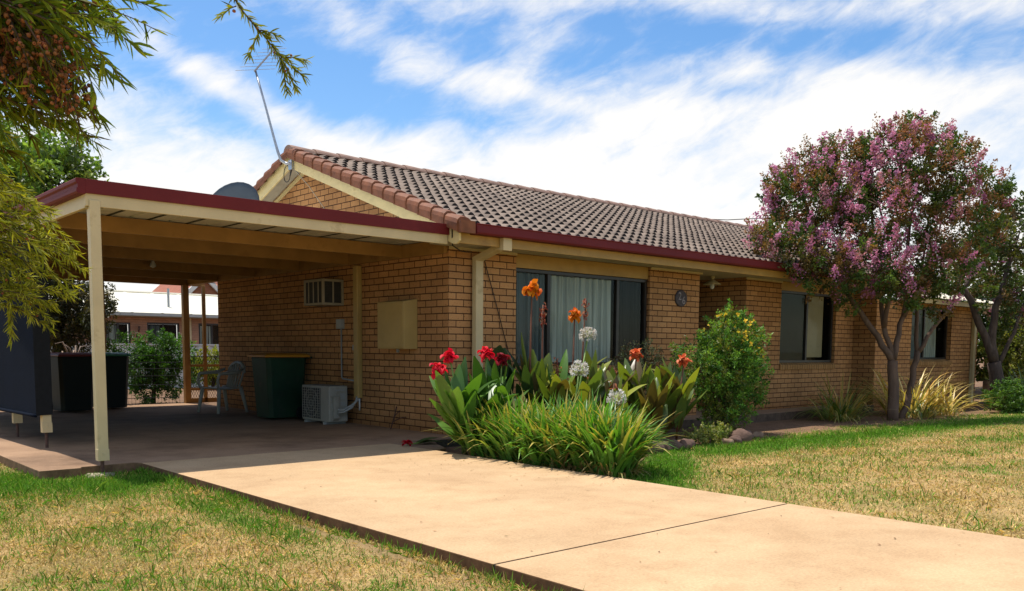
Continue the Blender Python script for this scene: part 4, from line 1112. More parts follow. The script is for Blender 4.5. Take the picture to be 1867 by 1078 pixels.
# ------------------------------------------------------------------ trees and shrubs
def branchy(b, pts, r0, r1, n=8, wob=0.0):
    P = [np.array(p, float) for p in pts]; out = []
    for a, c in zip(P[:-1], P[1:]):
        for k in range(3): out.append(a+(c-a)*k/3 + rng.normal(size=3)*wob*(k > 0))
    out.append(P[-1]); m_ = len(out)
    b.tube(out, [r0+(r1-r0)*i/(m_-1) for i in range(m_)], n)
    return out

def leaf_cloud(blobs, nclump, per, lsize, lw, cols, spread, shell=0.55, updir=0.35, dark=None, droop=0.0, r=rng):
    """leaves gathered in small sprays through an uneven crown"""
    cp_, cd_, ck = in_blobs(blobs, nclump, shell, r)
    tw = norm(cd_*0.8 + rand_dirs(nclump, r)*0.7 + np.array([0, 0, updir]))
    n = nclump*per
    ci = np.repeat(np.arange(nclump), per)
    along = r.random(n)
    p = cp_[ci] + tw[ci]*((along-0.35)*spread)[:, None] + r.normal(size=(n, 3))*spread*0.22*(1.15-along)[:, None]
    d = norm(tw[ci]*0.6+rand_dirs(n, r)*0.9+np.array([0, 0, -droop]))
    cc = np.array(cols)[r.integers(0, len(cols), nclump)]
    c = cc[ci]*np.clip(1+r.normal(size=(n, 1))*0.22, 0.4, 1.8)*(1+r.normal(size=(n, 3))*0.05)
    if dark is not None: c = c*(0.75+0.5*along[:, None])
    L_ = lsize*r.uniform(0.6, 1.3, n); W_ = lw*r.uniform(0.7, 1.2, n)
    return leaf_quads(p, d, L_, W_, np.clip(c, 0.003, 1)), cp_, tw

def tree(name, label, cat, trunk_paths, blobs, bark, nclump, per, lsize, lw, cols, spread, group=None, mat_='leaf', limbs=20, r0=0.02, shell=0.55, updir=0.35, droop=0, seed=1, crown='crown'):
    r = np.random.default_rng(seed)
    t = thing(name, label, cat, (0, 0, 0), group)
    b = MB(); nodes = []
    for pts, a, c in trunk_paths: nodes += branchy(b, pts, a, c, 9, 0.012)
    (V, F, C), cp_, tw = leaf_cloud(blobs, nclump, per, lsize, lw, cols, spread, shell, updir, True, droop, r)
    if limbs and nodes:
        nd = np.array(nodes)
        for k in r.choice(len(cp_), min(limbs, len(cp_)), replace=False):
            hi = nd[nd[:, 2] < cp_[k][2]+0.2] if (nd[:, 2] < cp_[k][2]+0.2).any() else nd
            j = np.argmin(np.linalg.norm(hi-cp_[k], axis=1)); a = hi[j]; m_ = (a+cp_[k])/2+np.array([0, 0, 0.08])+r.normal(size=3)*0.05
            b.tube([a, m_, cp_[k]], [r0, r0*0.6, r0*0.25], 5, False)
    b.build('trunk', bark, t, True)
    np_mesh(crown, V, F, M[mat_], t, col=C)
    return t

CB = [(7.39,-0.53,4.02,0.81),(8.37,-0.8,4.54,0.78),(8.52,-1.46,4.7,0.81),(9.41,-1.68,5.04,0.58),(9.12,-2.16,4.44,0.71),(9.95,-2.4,4.1,0.6),(10.05,-2.65,3.94,0.31),(6.81,-0.38,3.19,0.45),(6.64,-0.81,2.91,0.5),(8.08,-0.7,3.23,0.83),(7.9,-1.57,3.68,0.88),(9.18,-1.74,3.9,0.87),(9.06,-2.37,3.44,0.7),(7.03,-1.2,2.46,0.57),(7.39,-1.77,2.67,0.63),(9.07,-1.65,2.75,0.68),(8.67,-2.39,2.58,0.56),(10.1,-2.25,3.18,0.59),(7.9,-2.01,2.19,0.41),(7.73,-1.33,2.17,0.38),(8.84,-2.07,2.05,0.43)]
CB = [(x, y, z-0.10, r_*(0.84 if r_ < 0.86 else 0.66)) for x, y, z, r_ in CB]+[(6.35,-0.5,2.95,0.28),(6.9,-0.6,3.72,0.3),(8.9,-1.5,5.28,0.24),(9.25,-1.7,5.35,0.2),(9.65,-2.0,4.7,0.28),(10.2,-2.6,4.15,0.24),(10.35,-2.5,3.6,0.26),(7.7,-0.6,4.75,0.28)]
CB = [(x, y, 2.5+(z-2.5)*0.87 if z > 2.5 else z, r_) for x, y, z, r_ in CB]
ctp = [([(8.38,-1.78,-0.14),(8.42,-1.75,0.5),(8.43,-1.71,0.93)], 0.098, 0.085),
       ([(8.43,-1.71,0.9),(8.27,-1.5,1.36),(8.07,-1.28,1.76),(7.85,-1.05,2.2),(7.5,-0.8,2.9),(7.2,-0.7,3.5)], 0.06, 0.02),
       ([(8.43,-1.71,0.95),(8.36,-1.54,1.6),(8.36,-1.45,2.4),(8.3,-1.3,3.3),(8.4,-1.2,4.2)], 0.05, 0.015),
       ([(8.44,-1.72,0.95),(8.56,-1.74,1.39),(8.66,-1.78,1.9),(8.7,-1.7,2.6),(8.9,-1.7,3.5),(9.2,-1.8,4.5)], 0.055, 0.015),
       ([(8.36,-1.56,1.5),(8.2,-1.7,2.2),(7.9,-1.8,2.9),(7.7,-1.7,3.5)], 0.045, 0.015),
       ([(8.62,-1.78,1.7),(8.8,-2.0,2.4),(8.95,-2.2,3.3)], 0.045, 0.015),
       ([(8.9,-1.70,-0.14),(9.08,-1.72,0.2),(9.19,-1.74,0.61),(9.27,-1.76,1.1)], 0.062, 0.052),
       ([(9.27,-1.76,1.05),(9.5,-1.91,1.5),(9.75,-2.1,1.85),(10.0,-2.2,2.6),(10.1,-2.3,3.3)], 0.04, 0.014),
       ([(9.27,-1.76,1.05),(9.31,-1.7,1.89),(9.4,-1.71,2.6),(9.4,-1.8,3.6)], 0.04, 0.014)]
cr = tree('crepe_myrtle', 'large mauve flowering tree with several trunks on the right lawn', 'tree', ctp, CB, M['bark_crepe'], 1120, 62, 0.056, 0.034,
          [(0.08,0.135,0.026),(0.105,0.165,0.032),(0.14,0.165,0.034),(0.20,0.11,0.036),(0.15,0.11,0.034),(0.06,0.10,0.022)], 0.26, limbs=110, r0=0.014, seed=5, shell=0.65)
# upright russet shoots and mauve flower panicles on the outside of the crown
def panicles(blobs, n, per, size, cols, r, upper, lsize=0.03, wsel=None):
    P, D, K = in_blobs(blobs, n*5, 1.0, r)
    B = np.array(blobs)
    dd = np.linalg.norm(P[:, None, :]-B[None, :, :3], axis=2)/B[None, :, 3]
    out = (dd < 0.88).sum(1) <= 0
    ok = out & (D[:, 2] > upper)
    if wsel is not None: ok &= wsel(P, r)
    P = P[ok][:n]; D = D[ok][:n]; n = len(P)
    ax = norm(D*0.7+np.array([0, 0, 0.8])+r.normal(size=(n, 3))*0.25)
    m_ = n*per; ci = np.repeat(np.arange(n), per); t = r.random(m_)
    sz = size*r.uniform(0.55, 1.25, n)
    rad = (0.36*(1-t)+0.06)*sz[ci]
    p = P[ci]+ax[ci]*(t*sz[ci])[:, None]+r.normal(size=(m_, 3))*(rad*0.6)[:, None]
    cc = np.array(cols)[r.integers(0, len(cols), n)]
    c = cc[ci]*np.clip(1+r.normal(size=(m_, 1))*0.2, 0.4, 1.7)
    return leaf_quads(p, rand_dirs(m_, r), lsize*r.uniform(0.7, 1.3, m_), lsize*0.85*r.uniform(0.7, 1.2, m_), np.clip(c, 0, 1))
r5 = np.random.default_rng(11)
leftish = lambda P, r: r.random(len(P)) < np.clip(1.15-0.40*(P[:, 0]-6.9)+0.35*(2.7-P[:, 2])*(P[:, 2] < 3)+0.45*(P[:, 2] > 4.3)*(P[:, 0] < 9.3), 0.08, 1)
V, F, C = panicles(CB, 420, 60, 0.25, [(0.66,0.26,0.44),(0.74,0.34,0.52),(0.62,0.23,0.38),(0.66,0.31,0.36)], r5, -0.45, 0.04, leftish)
np_mesh('blossom', V, F, M['petal'], cr, col=C)
V, F, C = panicles(CB, 480, 34, 0.25, [(0.30,0.125,0.05),(0.34,0.14,0.085),(0.22,0.14,0.04),(0.27,0.15,0.05)], r5, -0.05, 0.036)
np_mesh('new_shoots', V, F, M['leaf'], cr, col=C)

T2 = [(13.22,-1.41,3.08,0.64),(13.12,-1.95,3.48,0.62),(13.89,-2.04,2.85,0.81),(12.8,-1.81,2.24,0.5),(13.87,-1.99,1.94,0.58),(12.93,-1.21,2.67,0.46),(14.68,-1.94,3.97,0.71)]
t2p = [([(12.75,-2.0,-0.14),(12.71,-1.97,0.3),(12.66,-1.85,0.89)], 0.15, 0.13), ([(12.66,-1.85,0.85),(12.55,-1.68,1.45),(12.41,-1.49,2.01),(12.28,-1.33,2.4)], 0.085, 0.06),
       ([(12.66,-1.85,0.9),(12.65,-1.79,1.34),(12.75,-1.79,2.02),(12.9,-1.87,2.5),(13.3,-1.9,3.2)], 0.10, 0.03), ([(12.7,-1.9,0.8),(13.02,-2.08,1.5),(13.5,-2.1,2.2)], 0.05, 0.02), ([(12.28,-1.33,2.35),(12.7,-1.3,2.9),(13.1,-1.4,3.4)], 0.05, 0.02)]
tr2 = tree('garden_tree', 'smaller leaning dark trunked tree at the right edge', 'tree', t2p, T2, M['bark_dark'], 330, 40, 0.075, 0.05,
     [(0.06,0.09,0.018),(0.10,0.14,0.03),(0.17,0.17,0.04),(0.12,0.075,0.03),(0.05,0.07,0.02)], 0.34, limbs=30, seed=6)
V, F, C = panicles(T2, 34, 40, 0.26, [(0.48,0.14,0.36),(0.40,0.14,0.22)], r5, -0.3, 0.036)
np_mesh('blossom', V, F, M['petal'], tr2, col=C)

tree('broadleaf_tree', 'tall bright green tree rising behind the carport roof', 'tree', [([(0.2,20.6,-0.1),(0.3,20.5,3),(0.45,20.4,6.2)], 0.22, 0.1), ([(0.3,20.5,3.4),(-0.4,20.8,5.2),(-0.8,21.2,6.3)], 0.12, 0.05), ([(0.4,20.4,4.5),(1.0,19.9,5.8),(1.4,19.7,6.5)], 0.1, 0.04)],
     [(0.37,20.6,6.4,0.81),(1.05,19.97,6.65,0.7),(0.18,22.22,7.1,0.84),(0.42,19.13,5.75,0.94),(1.4,19.6,6.1,0.57),(-0.85,21.67,6.3,1.3),(1.68,19.3,5.75,0.3),(1.2,21.23,7.3,0.42),(-0.89,20.23,5.2,1.09),(-1.9,21,5.6,1.3),(0.5,19.6,4.6,1.0)],
     M['bark_dark'], 620, 42, 0.15, 0.10, [(0.10,0.16,0.025),(0.16,0.26,0.04),(0.24,0.36,0.06),(0.07,0.115,0.02),(0.30,0.38,0.09)], 0.6, limbs=40, r0=0.03, seed=7)
tree('dark_bushy_tree', 'dense dark low hanging tree beyond the bins', 'tree', [([(-2.0,9.9,-0.1),(-1.95,9.9,0.9),(-1.8,9.8,2.0)], 0.12, 0.06)],
     [(-1.85,9.89,1.83,0.5),(-1.45,9.53,1.9,0.42),(-1.42,8.95,2.05,0.22),(-1.45,8.98,1.65,0.2),(-1.72,9.71,1.35,0.46),(-2.2,10.12,2.1,0.55),(-1.44,10.25,2.29,0.4),(-2.4,10.22,1.51,0.55),(-1.6,9.5,1.2,0.35),(-2.9,10.4,1.9,0.7),(-2.1,10.2,2.9,0.6)],
     M['bark_dark'], 800, 44, 0.08, 0.03, [(0.035,0.04,0.012),(0.05,0.05,0.014),(0.07,0.06,0.018),(0.09,0.07,0.025)], 0.34, limbs=20, droop=0.5, updir=-0.2, seed=8)
# clipped hedge bush behind the wire fence
HB = [(-0.75,9.4,0.95,0.42),(-0.25,9.3,1.0,0.40),(0.12,9.3,0.92,0.40),(-0.35,9.3,0.6,0.5),(0.1,9.3,0.5,0.42),(-0.7,9.4,0.55,0.4),(-0.3,9.3,0.2,0.4)]
tree('hedge_bush', 'rounded bright topped green hedge bush behind the wire fence', 'bush', [([(-0.32,9.35,-0.1),(-0.3,9.3,0.4),(-0.3,9.3,0.8)], 0.05, 0.03)], HB, M['bark_dark'], 520, 34, 0.05, 0.028,
     [(0.05,0.13,0.02),(0.08,0.19,0.025),(0.035,0.085,0.015),(0.10,0.24,0.03)], 0.2, limbs=30, r0=0.01, seed=9, crown='foliage')
tree('yellow_bush', 'small lime yellow bush against the pale fence', 'bush', [([(3.1,14.5,-0.1),(3.1,14.5,0.5)], 0.05, 0.03)], [(3.1,14.5,0.55,0.5),(3.5,14.6,0.45,0.45),(2.8,14.5,0.4,0.35)], M['bark_dark'], 140, 30, 0.08, 0.05,
     [(0.28,0.28,0.03),(0.2,0.24,0.03)], 0.25, limbs=8, seed=10, crown='foliage')

# shrub with yellow flowers by the porch
SB = [(3.66,-1.6,1.28,0.36),(3.95,-1.55,1.15,0.42),(3.45,-1.65,1.08,0.38),(4.1,-1.5,0.8,0.42),(3.6,-1.65,0.78,0.45),(3.3,-1.6,0.72,0.34),(3.8,-1.6,0.45,0.40),(3.45,-1.65,0.42,0.32),(4.15,-1.5,0.5,0.32),(2.95,-1.5,0.92,0.22),(3.05,-1.5,0.75,0.28),(3.55,-1.65,0.15,0.3),(3.75,-1.6,1.60,0.13),(4.25,-1.5,1.25,0.16),(3.3,-1.6,1.3,0.14),(2.78,-1.5,1.08,0.12),(4.45,-1.5,0.95,0.15)]
sh = tree('flowering_shrub', 'tall green shrub with small yellow flowers by the porch', 'shrub', [([(3.55,-1.62,-0.12),(3.6,-1.6,0.4),(3.8,-1.55,1.0)], 0.035, 0.015), ([(3.5,-1.6,-0.12),(3.4,-1.65,0.4),(3.1,-1.55,0.8)], 0.03, 0.012), ([(3.6,-1.62,-0.12),(3.95,-1.55,0.4),(4.1,-1.5,0.8)], 0.03, 0.012)],
     SB, M['twig'], 820, 36, 0.045, 0.02, [(0.10,0.23,0.028),(0.15,0.30,0.04),(0.05,0.12,0.018),(0.22,0.36,0.05),(0.16,0.18,0.03)], 0.18, limbs=60, r0=0.008, updir=0.6, seed=12, crown='foliage')
P, D, K = in_blobs(SB, 500, 1.0); ok = (D[:, 2] > 0.1) & (P[:, 2] > 0.95) & (P[:, 0] > 3.4); P = P[ok][:80]+D[ok][:80]*0.03
for q_ in P:
    V, F, C = leaf_quads(np.tile(q_, (7, 1)), norm(rand_dirs(7)+np.array([0, 0, 0.6])), np.full(7, 0.042), np.full(7, 0.028), jitcol((0.90, 0.66, 0.06), 7, 0.15))
    np_mesh('flower', V, F, M['petal'], sh, col=C)

# ------------------------------------------------------------------ the garden bed
def blade_leafs(r, n, base, spread, hmin, hmax, w, lean, droop, cols, nseg=6, fold=0.12, prof=None, tip=None, zoff=0.0):
    az = r.uniform(0, 2*PI, n); rr = np.sqrt(r.random(n))*spread
    pos = np.stack([base[0]+np.cos(az)*rr, base[1]+np.sin(az)*rr, np.full(n, base[2]+zoff)], 1)
    az2 = az + r.normal(size=n)*0.7
    ln = lean*r.uniform(0.3, 1.3, n)
    d = np.stack([np.cos(az2)*ln, np.sin(az2)*ln, np.ones(n)], 1)
    c = np.array(cols)[r.integers(0, len(cols), n)]*np.clip(1+r.normal(size=(n, 1))*0.18, 0.5, 1.6)
    tc = None
    if tip is not None: tc = np.where((r.random(n) < 0.30)[:, None], np.array(tip), c)
    return straps(pos, d, r.uniform(hmin, hmax, n), w*r.uniform(0.75, 1.2, n), droop*r.uniform(0.4, 1.5, n), np.clip(c, 0.003, 1), nseg, fold, prof, tc)

AG = [(0.11,0.28,0.03),(0.14,0.33,0.035),(0.075,0.19,0.024),(0.18,0.35,0.045),(0.10,0.24,0.032),(0.13,0.29,0.05)]
r6 = np.random.default_rng(21)
parts = []
edge = lambda y: -1.05
for k in range(230):
    t = r6.random()**0.9
    y = -1.45 - 2.15*t; xmax = float(np.interp(y, [-3.75, -3.3, -2.6, -1.9, -1.3], [-0.80, -0.55, -0.25, -0.30, -0.45]))
    x = -0.93 + (xmax+0.93)*r6.random()
    hh = 1.0 + 0.22*math.sin(min(1, (x+0.93)/1.1)*PI*0.6)
    parts.append(blade_leafs(r6, 15, (x, y, zg(np.float64(x), np.float64(y))), 0.07, 0.40*hh, 0.72*hh, 0.048, 0.52, 1.35, AG, tip=(0.62, 0.46, 0.12)))
    if r6.random() < 0.85: parts.append(blade_leafs(r6, 8, (x, y, zg(np.float64(x), np.float64(y))), 0.09, 0.2, 0.4, 0.02, 0.9, 1.8, [(0.42,0.28,0.10),(0.33,0.2,0.07),(0.36,0.3,0.1)]))
V, F, C = cat_meshes(parts)
o = np_mesh('agapanthus_leaves', V, F, M['leaf_gloss'], col=C)
tag(o, 'dense mass of strappy green agapanthus leaves along the driveway', 'agapanthus', kind='stuff')

def agapanthus(head, base, label, seed, big=1.0):
    r = np.random.default_rng(seed)
    t = thing('agapanthus_plant', label, 'flower', base, 'white agapanthus in bloom')
    h = Vector(head)-Vector(base)
    b = MB(); b.tube([(0, 0, 0), (h.x*0.3, h.y*0.3, h.z*0.5), tuple(h)], [0.011, 0.010, 0.008], 7); b.build('stem', M['stem_green'], t, True)
    V, F, C = blade_leafs(r, 12, (0, 0, 0), 0.05, 0.40, 0.62, 0.038, 0.55, 1.5, AG, tip=(0.42, 0.36, 0.07)); np_mesh('leaves', V, F, M['leaf_gloss'], t, col=C)
    n = 90; D = rand_dirs(n, r); D = D[D[:, 2] > -0.55]; n = len(D)
    hp = np.array(h)
    pts = hp+D*(0.085*big*r.uniform(0.75, 1.05, n))[:, None]
    parts = []
    for q_ in range(6):
        a = norm(np.cross(D, rand_dirs(n, r))); dd = norm(D*0.8+a*0.8)
        parts.append(leaf_quads(pts, dd, np.full(n, 0.034*big), np.full(n, 0.014*big), jitcol((0.80, 0.80, 0.72), n, 0.05, 0.02, r)))
    s = straps(np.repeat(hp[None, :], n, 0), D, np.full(n, 0.085*big), np.full(n, 0.006), np.zeros(n), jitcol((0.45, 0.5, 0.2), n, 0.1, 0.05, r), 2, 0.3, lambda t: 1.0)
    V, F, C = cat_meshes([(s[0], np.concatenate([s[1][:, [0, 1, 2]], s[1][:, [0, 2, 3]]]), s[2])]+parts)
    np_mesh('flower_head', V, F, M['petal'], t, col=C)
agapanthus((0.613, -1.8, 1.244), (0.25, -1.95, -0.07), 'tallest white agapanthus flower head in front of the big window', 31, 1.0)
agapanthus((-0.043, -2.3, 0.869), (-0.15, -2.3, -0.06), 'white agapanthus flower head in the middle of the bed above the strappy leaves', 32, 1.02)
agapanthus((0.327, -2.5, 0.566), (0.0, -2.5, -0.06), 'lowest white agapanthus flower head at the right end of the strappy leaves', 33, 1.05)

def canna(base, head, label, leafcols, fcols, nleaf, lh, seed, flower='bloom', lw=0.168, group='cannas in the garden bed', lean=0.38, fsize=0.118):
    r = np.random.default_rng(seed)
    t = thing('canna_lily', label, 'canna', base, group)
    h = np.array(head)-np.array(base)
    b = MB(); b.tube([(0, 0, 0), tuple(h*np.array([0.35, 0.35, 0.5])), tuple(h)], [0.016, 0.013, 0.008], 7); b.build('stem', M['stem_red'] if leafcols[0][0] > 0.09 or flower == 'spent' else M['stem_green'], t, True)
    n = nleaf + 4
    az = np.arange(n)*2.4+r.uniform(0, 6); fr = r.uniform(0.05, 0.72, n)
    top = min(h[2], lh)
    pos = np.stack([h[0]*fr*0.6, h[1]*fr*0.6, fr*top], 1)
    ln = lean*r.uniform(0.3, 2.3, n)
    d = np.stack([np.cos(az)*ln, np.sin(az)*ln, np.ones(n)], 1)
    c = np.array(leafcols)[r.integers(0, len(leafcols), n)]*np.clip(1+r.normal(size=(n, 1))*0.15, 0.6, 1.5)
    pf = lambda t_: max(0.04, math.sin(PI*min(1, (t_*0.93+0.05))**0.85)**0.8)
    side = np.stack([-np.sin(az+r.normal(size=n)*0.5), np.cos(az), np.zeros(n)], 1)
    V, F, C = straps(pos, d, r.uniform(0.40, 0.62, n), lw*r.uniform(0.8, 1.25, n), r.uniform(0.3, 1.1, n), c, 7, 0.16, pf, None, side)
    np_mesh('leaves', V, F, M['leaf_gloss'], t, col=C, smooth=True)
    parts = []
    if flower == 'bloom':
        k = 44; D = norm(rand_dirs(k, r)+np.array([0, 0, 0.35])); P = h+rand_dirs(k, r)*fsize*0.5*r.random((k, 1))
        V, F, C = straps(P, D, np.full(k, fsize*0.6)*r.uniform(0.6, 1.2, k), np.full(k, fsize*0.5), r.uniform(0.3, 3.5, k), jitcol(np.array(fcols)[r.integers(0, len(fcols), k)], k, 0.12, 0.05, r), 4, 0.35, lambda t_: max(0.08, math.sin(PI*min(1, t_*0.85+0.12))**0.7))
        parts.append((V, F, C))
    else:
        k = 36; u = r.random(k); P = h+np.stack([r.normal(size=k)*0.018, r.normal(size=k)*0.018, -u*0.26], 1); D = norm(rand_dirs(k, r)+np.array([0, 0, -0.2]))
        V, F, C = straps(P, D, np.full(k, 0.055)*r.uniform(0.6, 1.3, k), np.full(k, 0.026), r.uniform(0.5, 2.5, k), jitcol(np.array(fcols)[r.integers(0, len(fcols), k)], k, 0.25, 0.1, r), 3, 0.4)
        parts.append((V, F, C))
    V, F, C = cat_meshes(parts)
    np_mesh('flower', V, F, M['petal'], t, col=C, smooth=True)
    return t
GL = [(0.06,0.15,0.02),(0.09,0.20,0.03),(0.12,0.24,0.035)]
BL = [(0.15,0.21,0.035),(0.21,0.27,0.04),(0.10,0.15,0.033),(0.30,0.32,0.045),(0.14,0.10,0.03)]
DL = [(0.035,0.07,0.022),(0.05,0.09,0.03)]
RED = [(0.80,0.012,0.035),(0.68,0.01,0.04),(0.85,0.03,0.05)]; ORG = [(0.85,0.22,0.01),(0.82,0.14,0.01),(0.85,0.30,0.02)]; PALE = [(0.80,0.17,0.06),(0.75,0.24,0.10),(0.7,0.12,0.04)]
SPN = [(0.34,0.07,0.035),(0.42,0.16,0.07),(0.50,0.26,0.13),(0.22,0.05,0.03)]
canna((-0.88,-1.40,-0.04), (-1.104,-1.45,1.0), 'red canna flower second from the left against the brick corner', GL, RED, 9, 0.75, 41)
canna((-0.96,-1.55,-0.04), (-1.397,-1.65,0.88), 'leftmost red canna flower leaning out over the driveway', GL, RED, 9, 0.7, 42)
canna((-0.58,-1.40,-0.04), (-0.611,-1.45,1.03), 'red canna flower in front of the cream downpipe', GL, RED, 10, 0.8, 43)
canna((-0.30,-1.30,-0.04), (-0.339,-1.4,0.97), 'fading dark red canna just right of the downpipe', GL, [(0.45,0.012,0.03),(0.25,0.02,0.03)], 8, 0.8, 44)
canna((0.26,-1.20,-0.05), (0.247,-1.25,1.76), 'tallest canna with bright orange flower before the window', BL+DL, ORG, 11, 1.1, 45, fsize=0.15)
canna((0.42,-1.25,-0.05), (0.377,-1.3,1.60), 'tall canna stalk with spent red and brown flowers beside the tallest orange one', BL, SPN, 9, 1.0, 46, 'spent')
canna((0.82,-1.35,-0.05), (0.805,-1.4,1.49), 'tall canna with orange flower in the middle of the window', BL+DL, ORG, 10, 1.0, 47)
canna((1.12,-1.2,-0.05), (1.147,-1.25,1.71), 'tall canna stalk with dry seed heads right of the middle orange flower', BL, SPN, 9, 0.95, 48, 'spent')
canna((0.10,-0.85,-0.05), (0.14,-0.85,1.05), 'dark green canna with very large leaves against the wall', DL, SPN, 9, 1.3, 49, 'spent', 0.26, lean=0.18)
canna((1.30,-1.55,-0.05), (1.297,-1.6,0.87), 'olive canna with a few brown buds under the middle of the window', BL, SPN, 12, 0.85, 57, 'spent')
canna((0.96,-1.55,-0.05), (0.958,-1.6,0.81), 'green and bronze canna with no open flower below the middle orange one', BL+GL, SPN, 12, 0.8, 58, 'spent')
canna((1.66,-1.6,-0.05), (1.641,-1.65,1.02), 'pale orange canna flower under the right end of the window', BL, PALE, 15, 0.83, 50, fsize=0.115)
canna((2.18,-1.88,-0.06), (2.27,-1.9,0.95), 'bronze leaved canna with salmon orange flower next to the shrub', BL, PALE, 15, 0.83, 51)
canna((2.05,-1.70,-0.06), (2.137,-1.75,0.78), 'bronze leaved canna with a closed salmon bud', BL, SPN, 15, 0.80, 52, 'spent')
canna((0.60,-1.80,-0.05), (0.60,-1.85,0.78), 'bronze leaved canna with wilted buds behind the middle agapanthus', BL, SPN, 15, 0.83, 53, 'spent')
canna((0.85,-1.98,-0.05), (0.85,-2.0,0.70), 'low bronze leaved canna beside the strappy leaves', BL, SPN, 15, 0.78, 54, 'spent')
canna((1.55,-2.0,-0.06), (1.55,-2.0,0.58), 'broad olive leaved canna above the edging rocks', BL, SPN, 15, 0.73, 55, 'spent', 0.17)
canna((0.42,-1.55,-0.05), (0.42,-1.5,0.98), 'olive canna with brown bud spikes below the window', BL+GL, SPN, 10, 0.85, 56, 'spent')
# small silvery shrub
tree('silver_shrub', 'small pale leaved twiggy shrub below the right end of the window', 'shrub', [([(2.72,-0.75,-0.1),(2.74,-0.78,0.5),(2.8,-0.8,0.9)], 0.018, 0.008)], [(2.72,-0.80,0.90,0.30),(3.0,-0.85,0.72,0.28),(2.5,-0.8,0.78,0.26),(2.8,-0.8,0.4,0.3)], M['twig'], 260, 24, 0.035, 0.018,
     [(0.26,0.28,0.13),(0.30,0.29,0.16),(0.14,0.15,0.06),(0.2,0.13,0.06)], 0.2, limbs=40, r0=0.006, seed=14, crown='foliage')
# low ground cover by the rocks
tree('ground_cover_plant', 'low yellow green leafy plant among the edging rocks', 'plant', [([(2.45,-2.2,-0.1),(2.45,-2.2,0.0)], 0.01, 0.006)], [(2.45,-2.2,-0.02,0.16),(2.65,-2.05,0.0,0.18),(2.2,-2.15,-0.02,0.15),(2.9,-2.0,0.0,0.15)], M['twig'], 120, 20, 0.035, 0.025,
     [(0.22,0.26,0.05),(0.3,0.3,0.09),(0.13,0.18,0.04)], 0.1, limbs=0, seed=15, crown='foliage')
r8 = np.random.default_rng(91); n = 150
x = np.concatenate([-1.15-np.abs(r8.normal(size=90))*0.5, r8.uniform(-3.7, -1.2, 60)]); y = np.concatenate([r8.uniform(-4.2, -1.4, 90), r8.uniform(-7, -0.6, 60)])
az_ = r8.uniform(0, 6.28, n); V, F, C = leaf_quads(np.stack([x, y, np.full(n, 0.004)], 1), np.stack([np.cos(az_), np.sin(az_), np.full(n, 0.12)], 1), r8.uniform(0.012, 0.035, n), r8.uniform(0.006, 0.016, n), jitcol((0.24, 0.14, 0.06), n, 0.4, 0.15, r8), np.tile([0, 0, 1.0], (n, 1)))
o = np_mesh('fallen_leaves', V, F, M['leaf'], col=C); tag(o, 'tiny dry leaves scattered on the driveway', 'leaves', kind='stuff')
# rocks
def rock(loc, s, label, m_, seed):
    r = np.random.default_rng(seed); n = 10; V = []; F = []
    for i in range(n):
        ph = -PI/2+PI*i/(n-1)
        for k in range(14):
            t = 2*PI*k/14; d_ = np.array([math.cos(ph)*math.cos(t), math.cos(ph)*math.sin(t), math.sin(ph)])
            q_ = 1+0.22*math.sin(d_[0]*3+seed)*math.cos(d_[1]*2.5+seed*2)+0.12*math.sin(d_[2]*4+d_[0]*3+seed)
            V.append(d_*q_*np.array(s))
    for i in range(n-1):
        for k in range(14): F.append((i*14+k, i*14+(k+1) % 14, (i+1)*14+(k+1) % 14, (i+1)*14+k))
    o = np_mesh('edging_rock', np.array(V), np.array(F), m_, smooth=True); o.location = loc; o.rotation_euler = (0, 0, r.uniform(0, 6))
    tag(o, label, 'rock', 'rocks edging the garden bed'); return o
M['rock_tan'] = mat('tan_rock', (0.30, 0.19, 0.12), 0.85, 0.3, 9, 0.5, 30)
for i, (x, y, s, lab, mm) in enumerate([
    (1.18,-2.32,0.10,'rounded brown rock nearest the strappy leaves','rock'), (1.42,-2.30,0.08,'second brown edging rock from the strappy leaves','rock'),
    (1.62,-2.30,0.09,'low brown rock under the broad olive canna leaves','rock'), (1.85,-2.28,0.10,'upright brown rock left of the yellow green plant','rock'),
    (2.62,-2.35,0.07,'small reddish rock right of the yellow green plant','rock_tan'), (2.86,-2.30,0.08,'flat brown rock left of the big round rock','rock'),
    (3.12,-2.22,0.13,'largest round dark rock at the foot of the shrub','rock'), (3.34,-2.12,0.08,'dark rock right of the largest round rock','rock'),
    (3.55,-2.02,0.08,'brown rock second from the right end of the edging','rock'), (3.66,-1.88,0.06,'pale tan rock topmost in the right pile','rock_tan'), (3.74,-2.05,0.07,'tan rock at the right end of the edging','rock_tan')]):
    rock((x, y, float(zg(np.float64(x), np.float64(y)))+s*0.35), (s*1.15, s, s*0.9), lab, M[mm], 60+i)
# fallen canna on the slab
fc = thing('fallen_canna', 'broken red canna lying on the slab edge', 'canna', (-1.05, -0.72, 0.0))
k = 14; D = norm(rand_dirs(k)+np.array([0, 0, 0.5])); V, F, C = straps(np.tile([-0.10, -0.02, 0.03], (k, 1)), D, np.full(k, 0.075), np.full(k, 0.05), np.full(k, 1.5), jitcol((0.62, 0.012, 0.03), k, 0.15), 4, 0.3)
np_mesh('flower', V, F, M['petal'], fc, col=C, smooth=True)
b = MB(); b.tube([(-0.08, -0.01, 0.02), (0.08, 0.03, 0.02), (0.3, 0.08, 0.03)], 0.01, 6); b.build('stem', M['stem_green'], fc, True)
pos = np.array([(0.05, 0.02, 0.02), (0.12, 0.05, 0.02), (0.15, 0.0, 0.02), (0.1, 0.06, 0.02)]); d_ = np.array([(1, 0.3, 0.12), (0.8, -0.4, 0.1), (1, 0.8, 0.15), (0.9, 0.05, 0.2)])
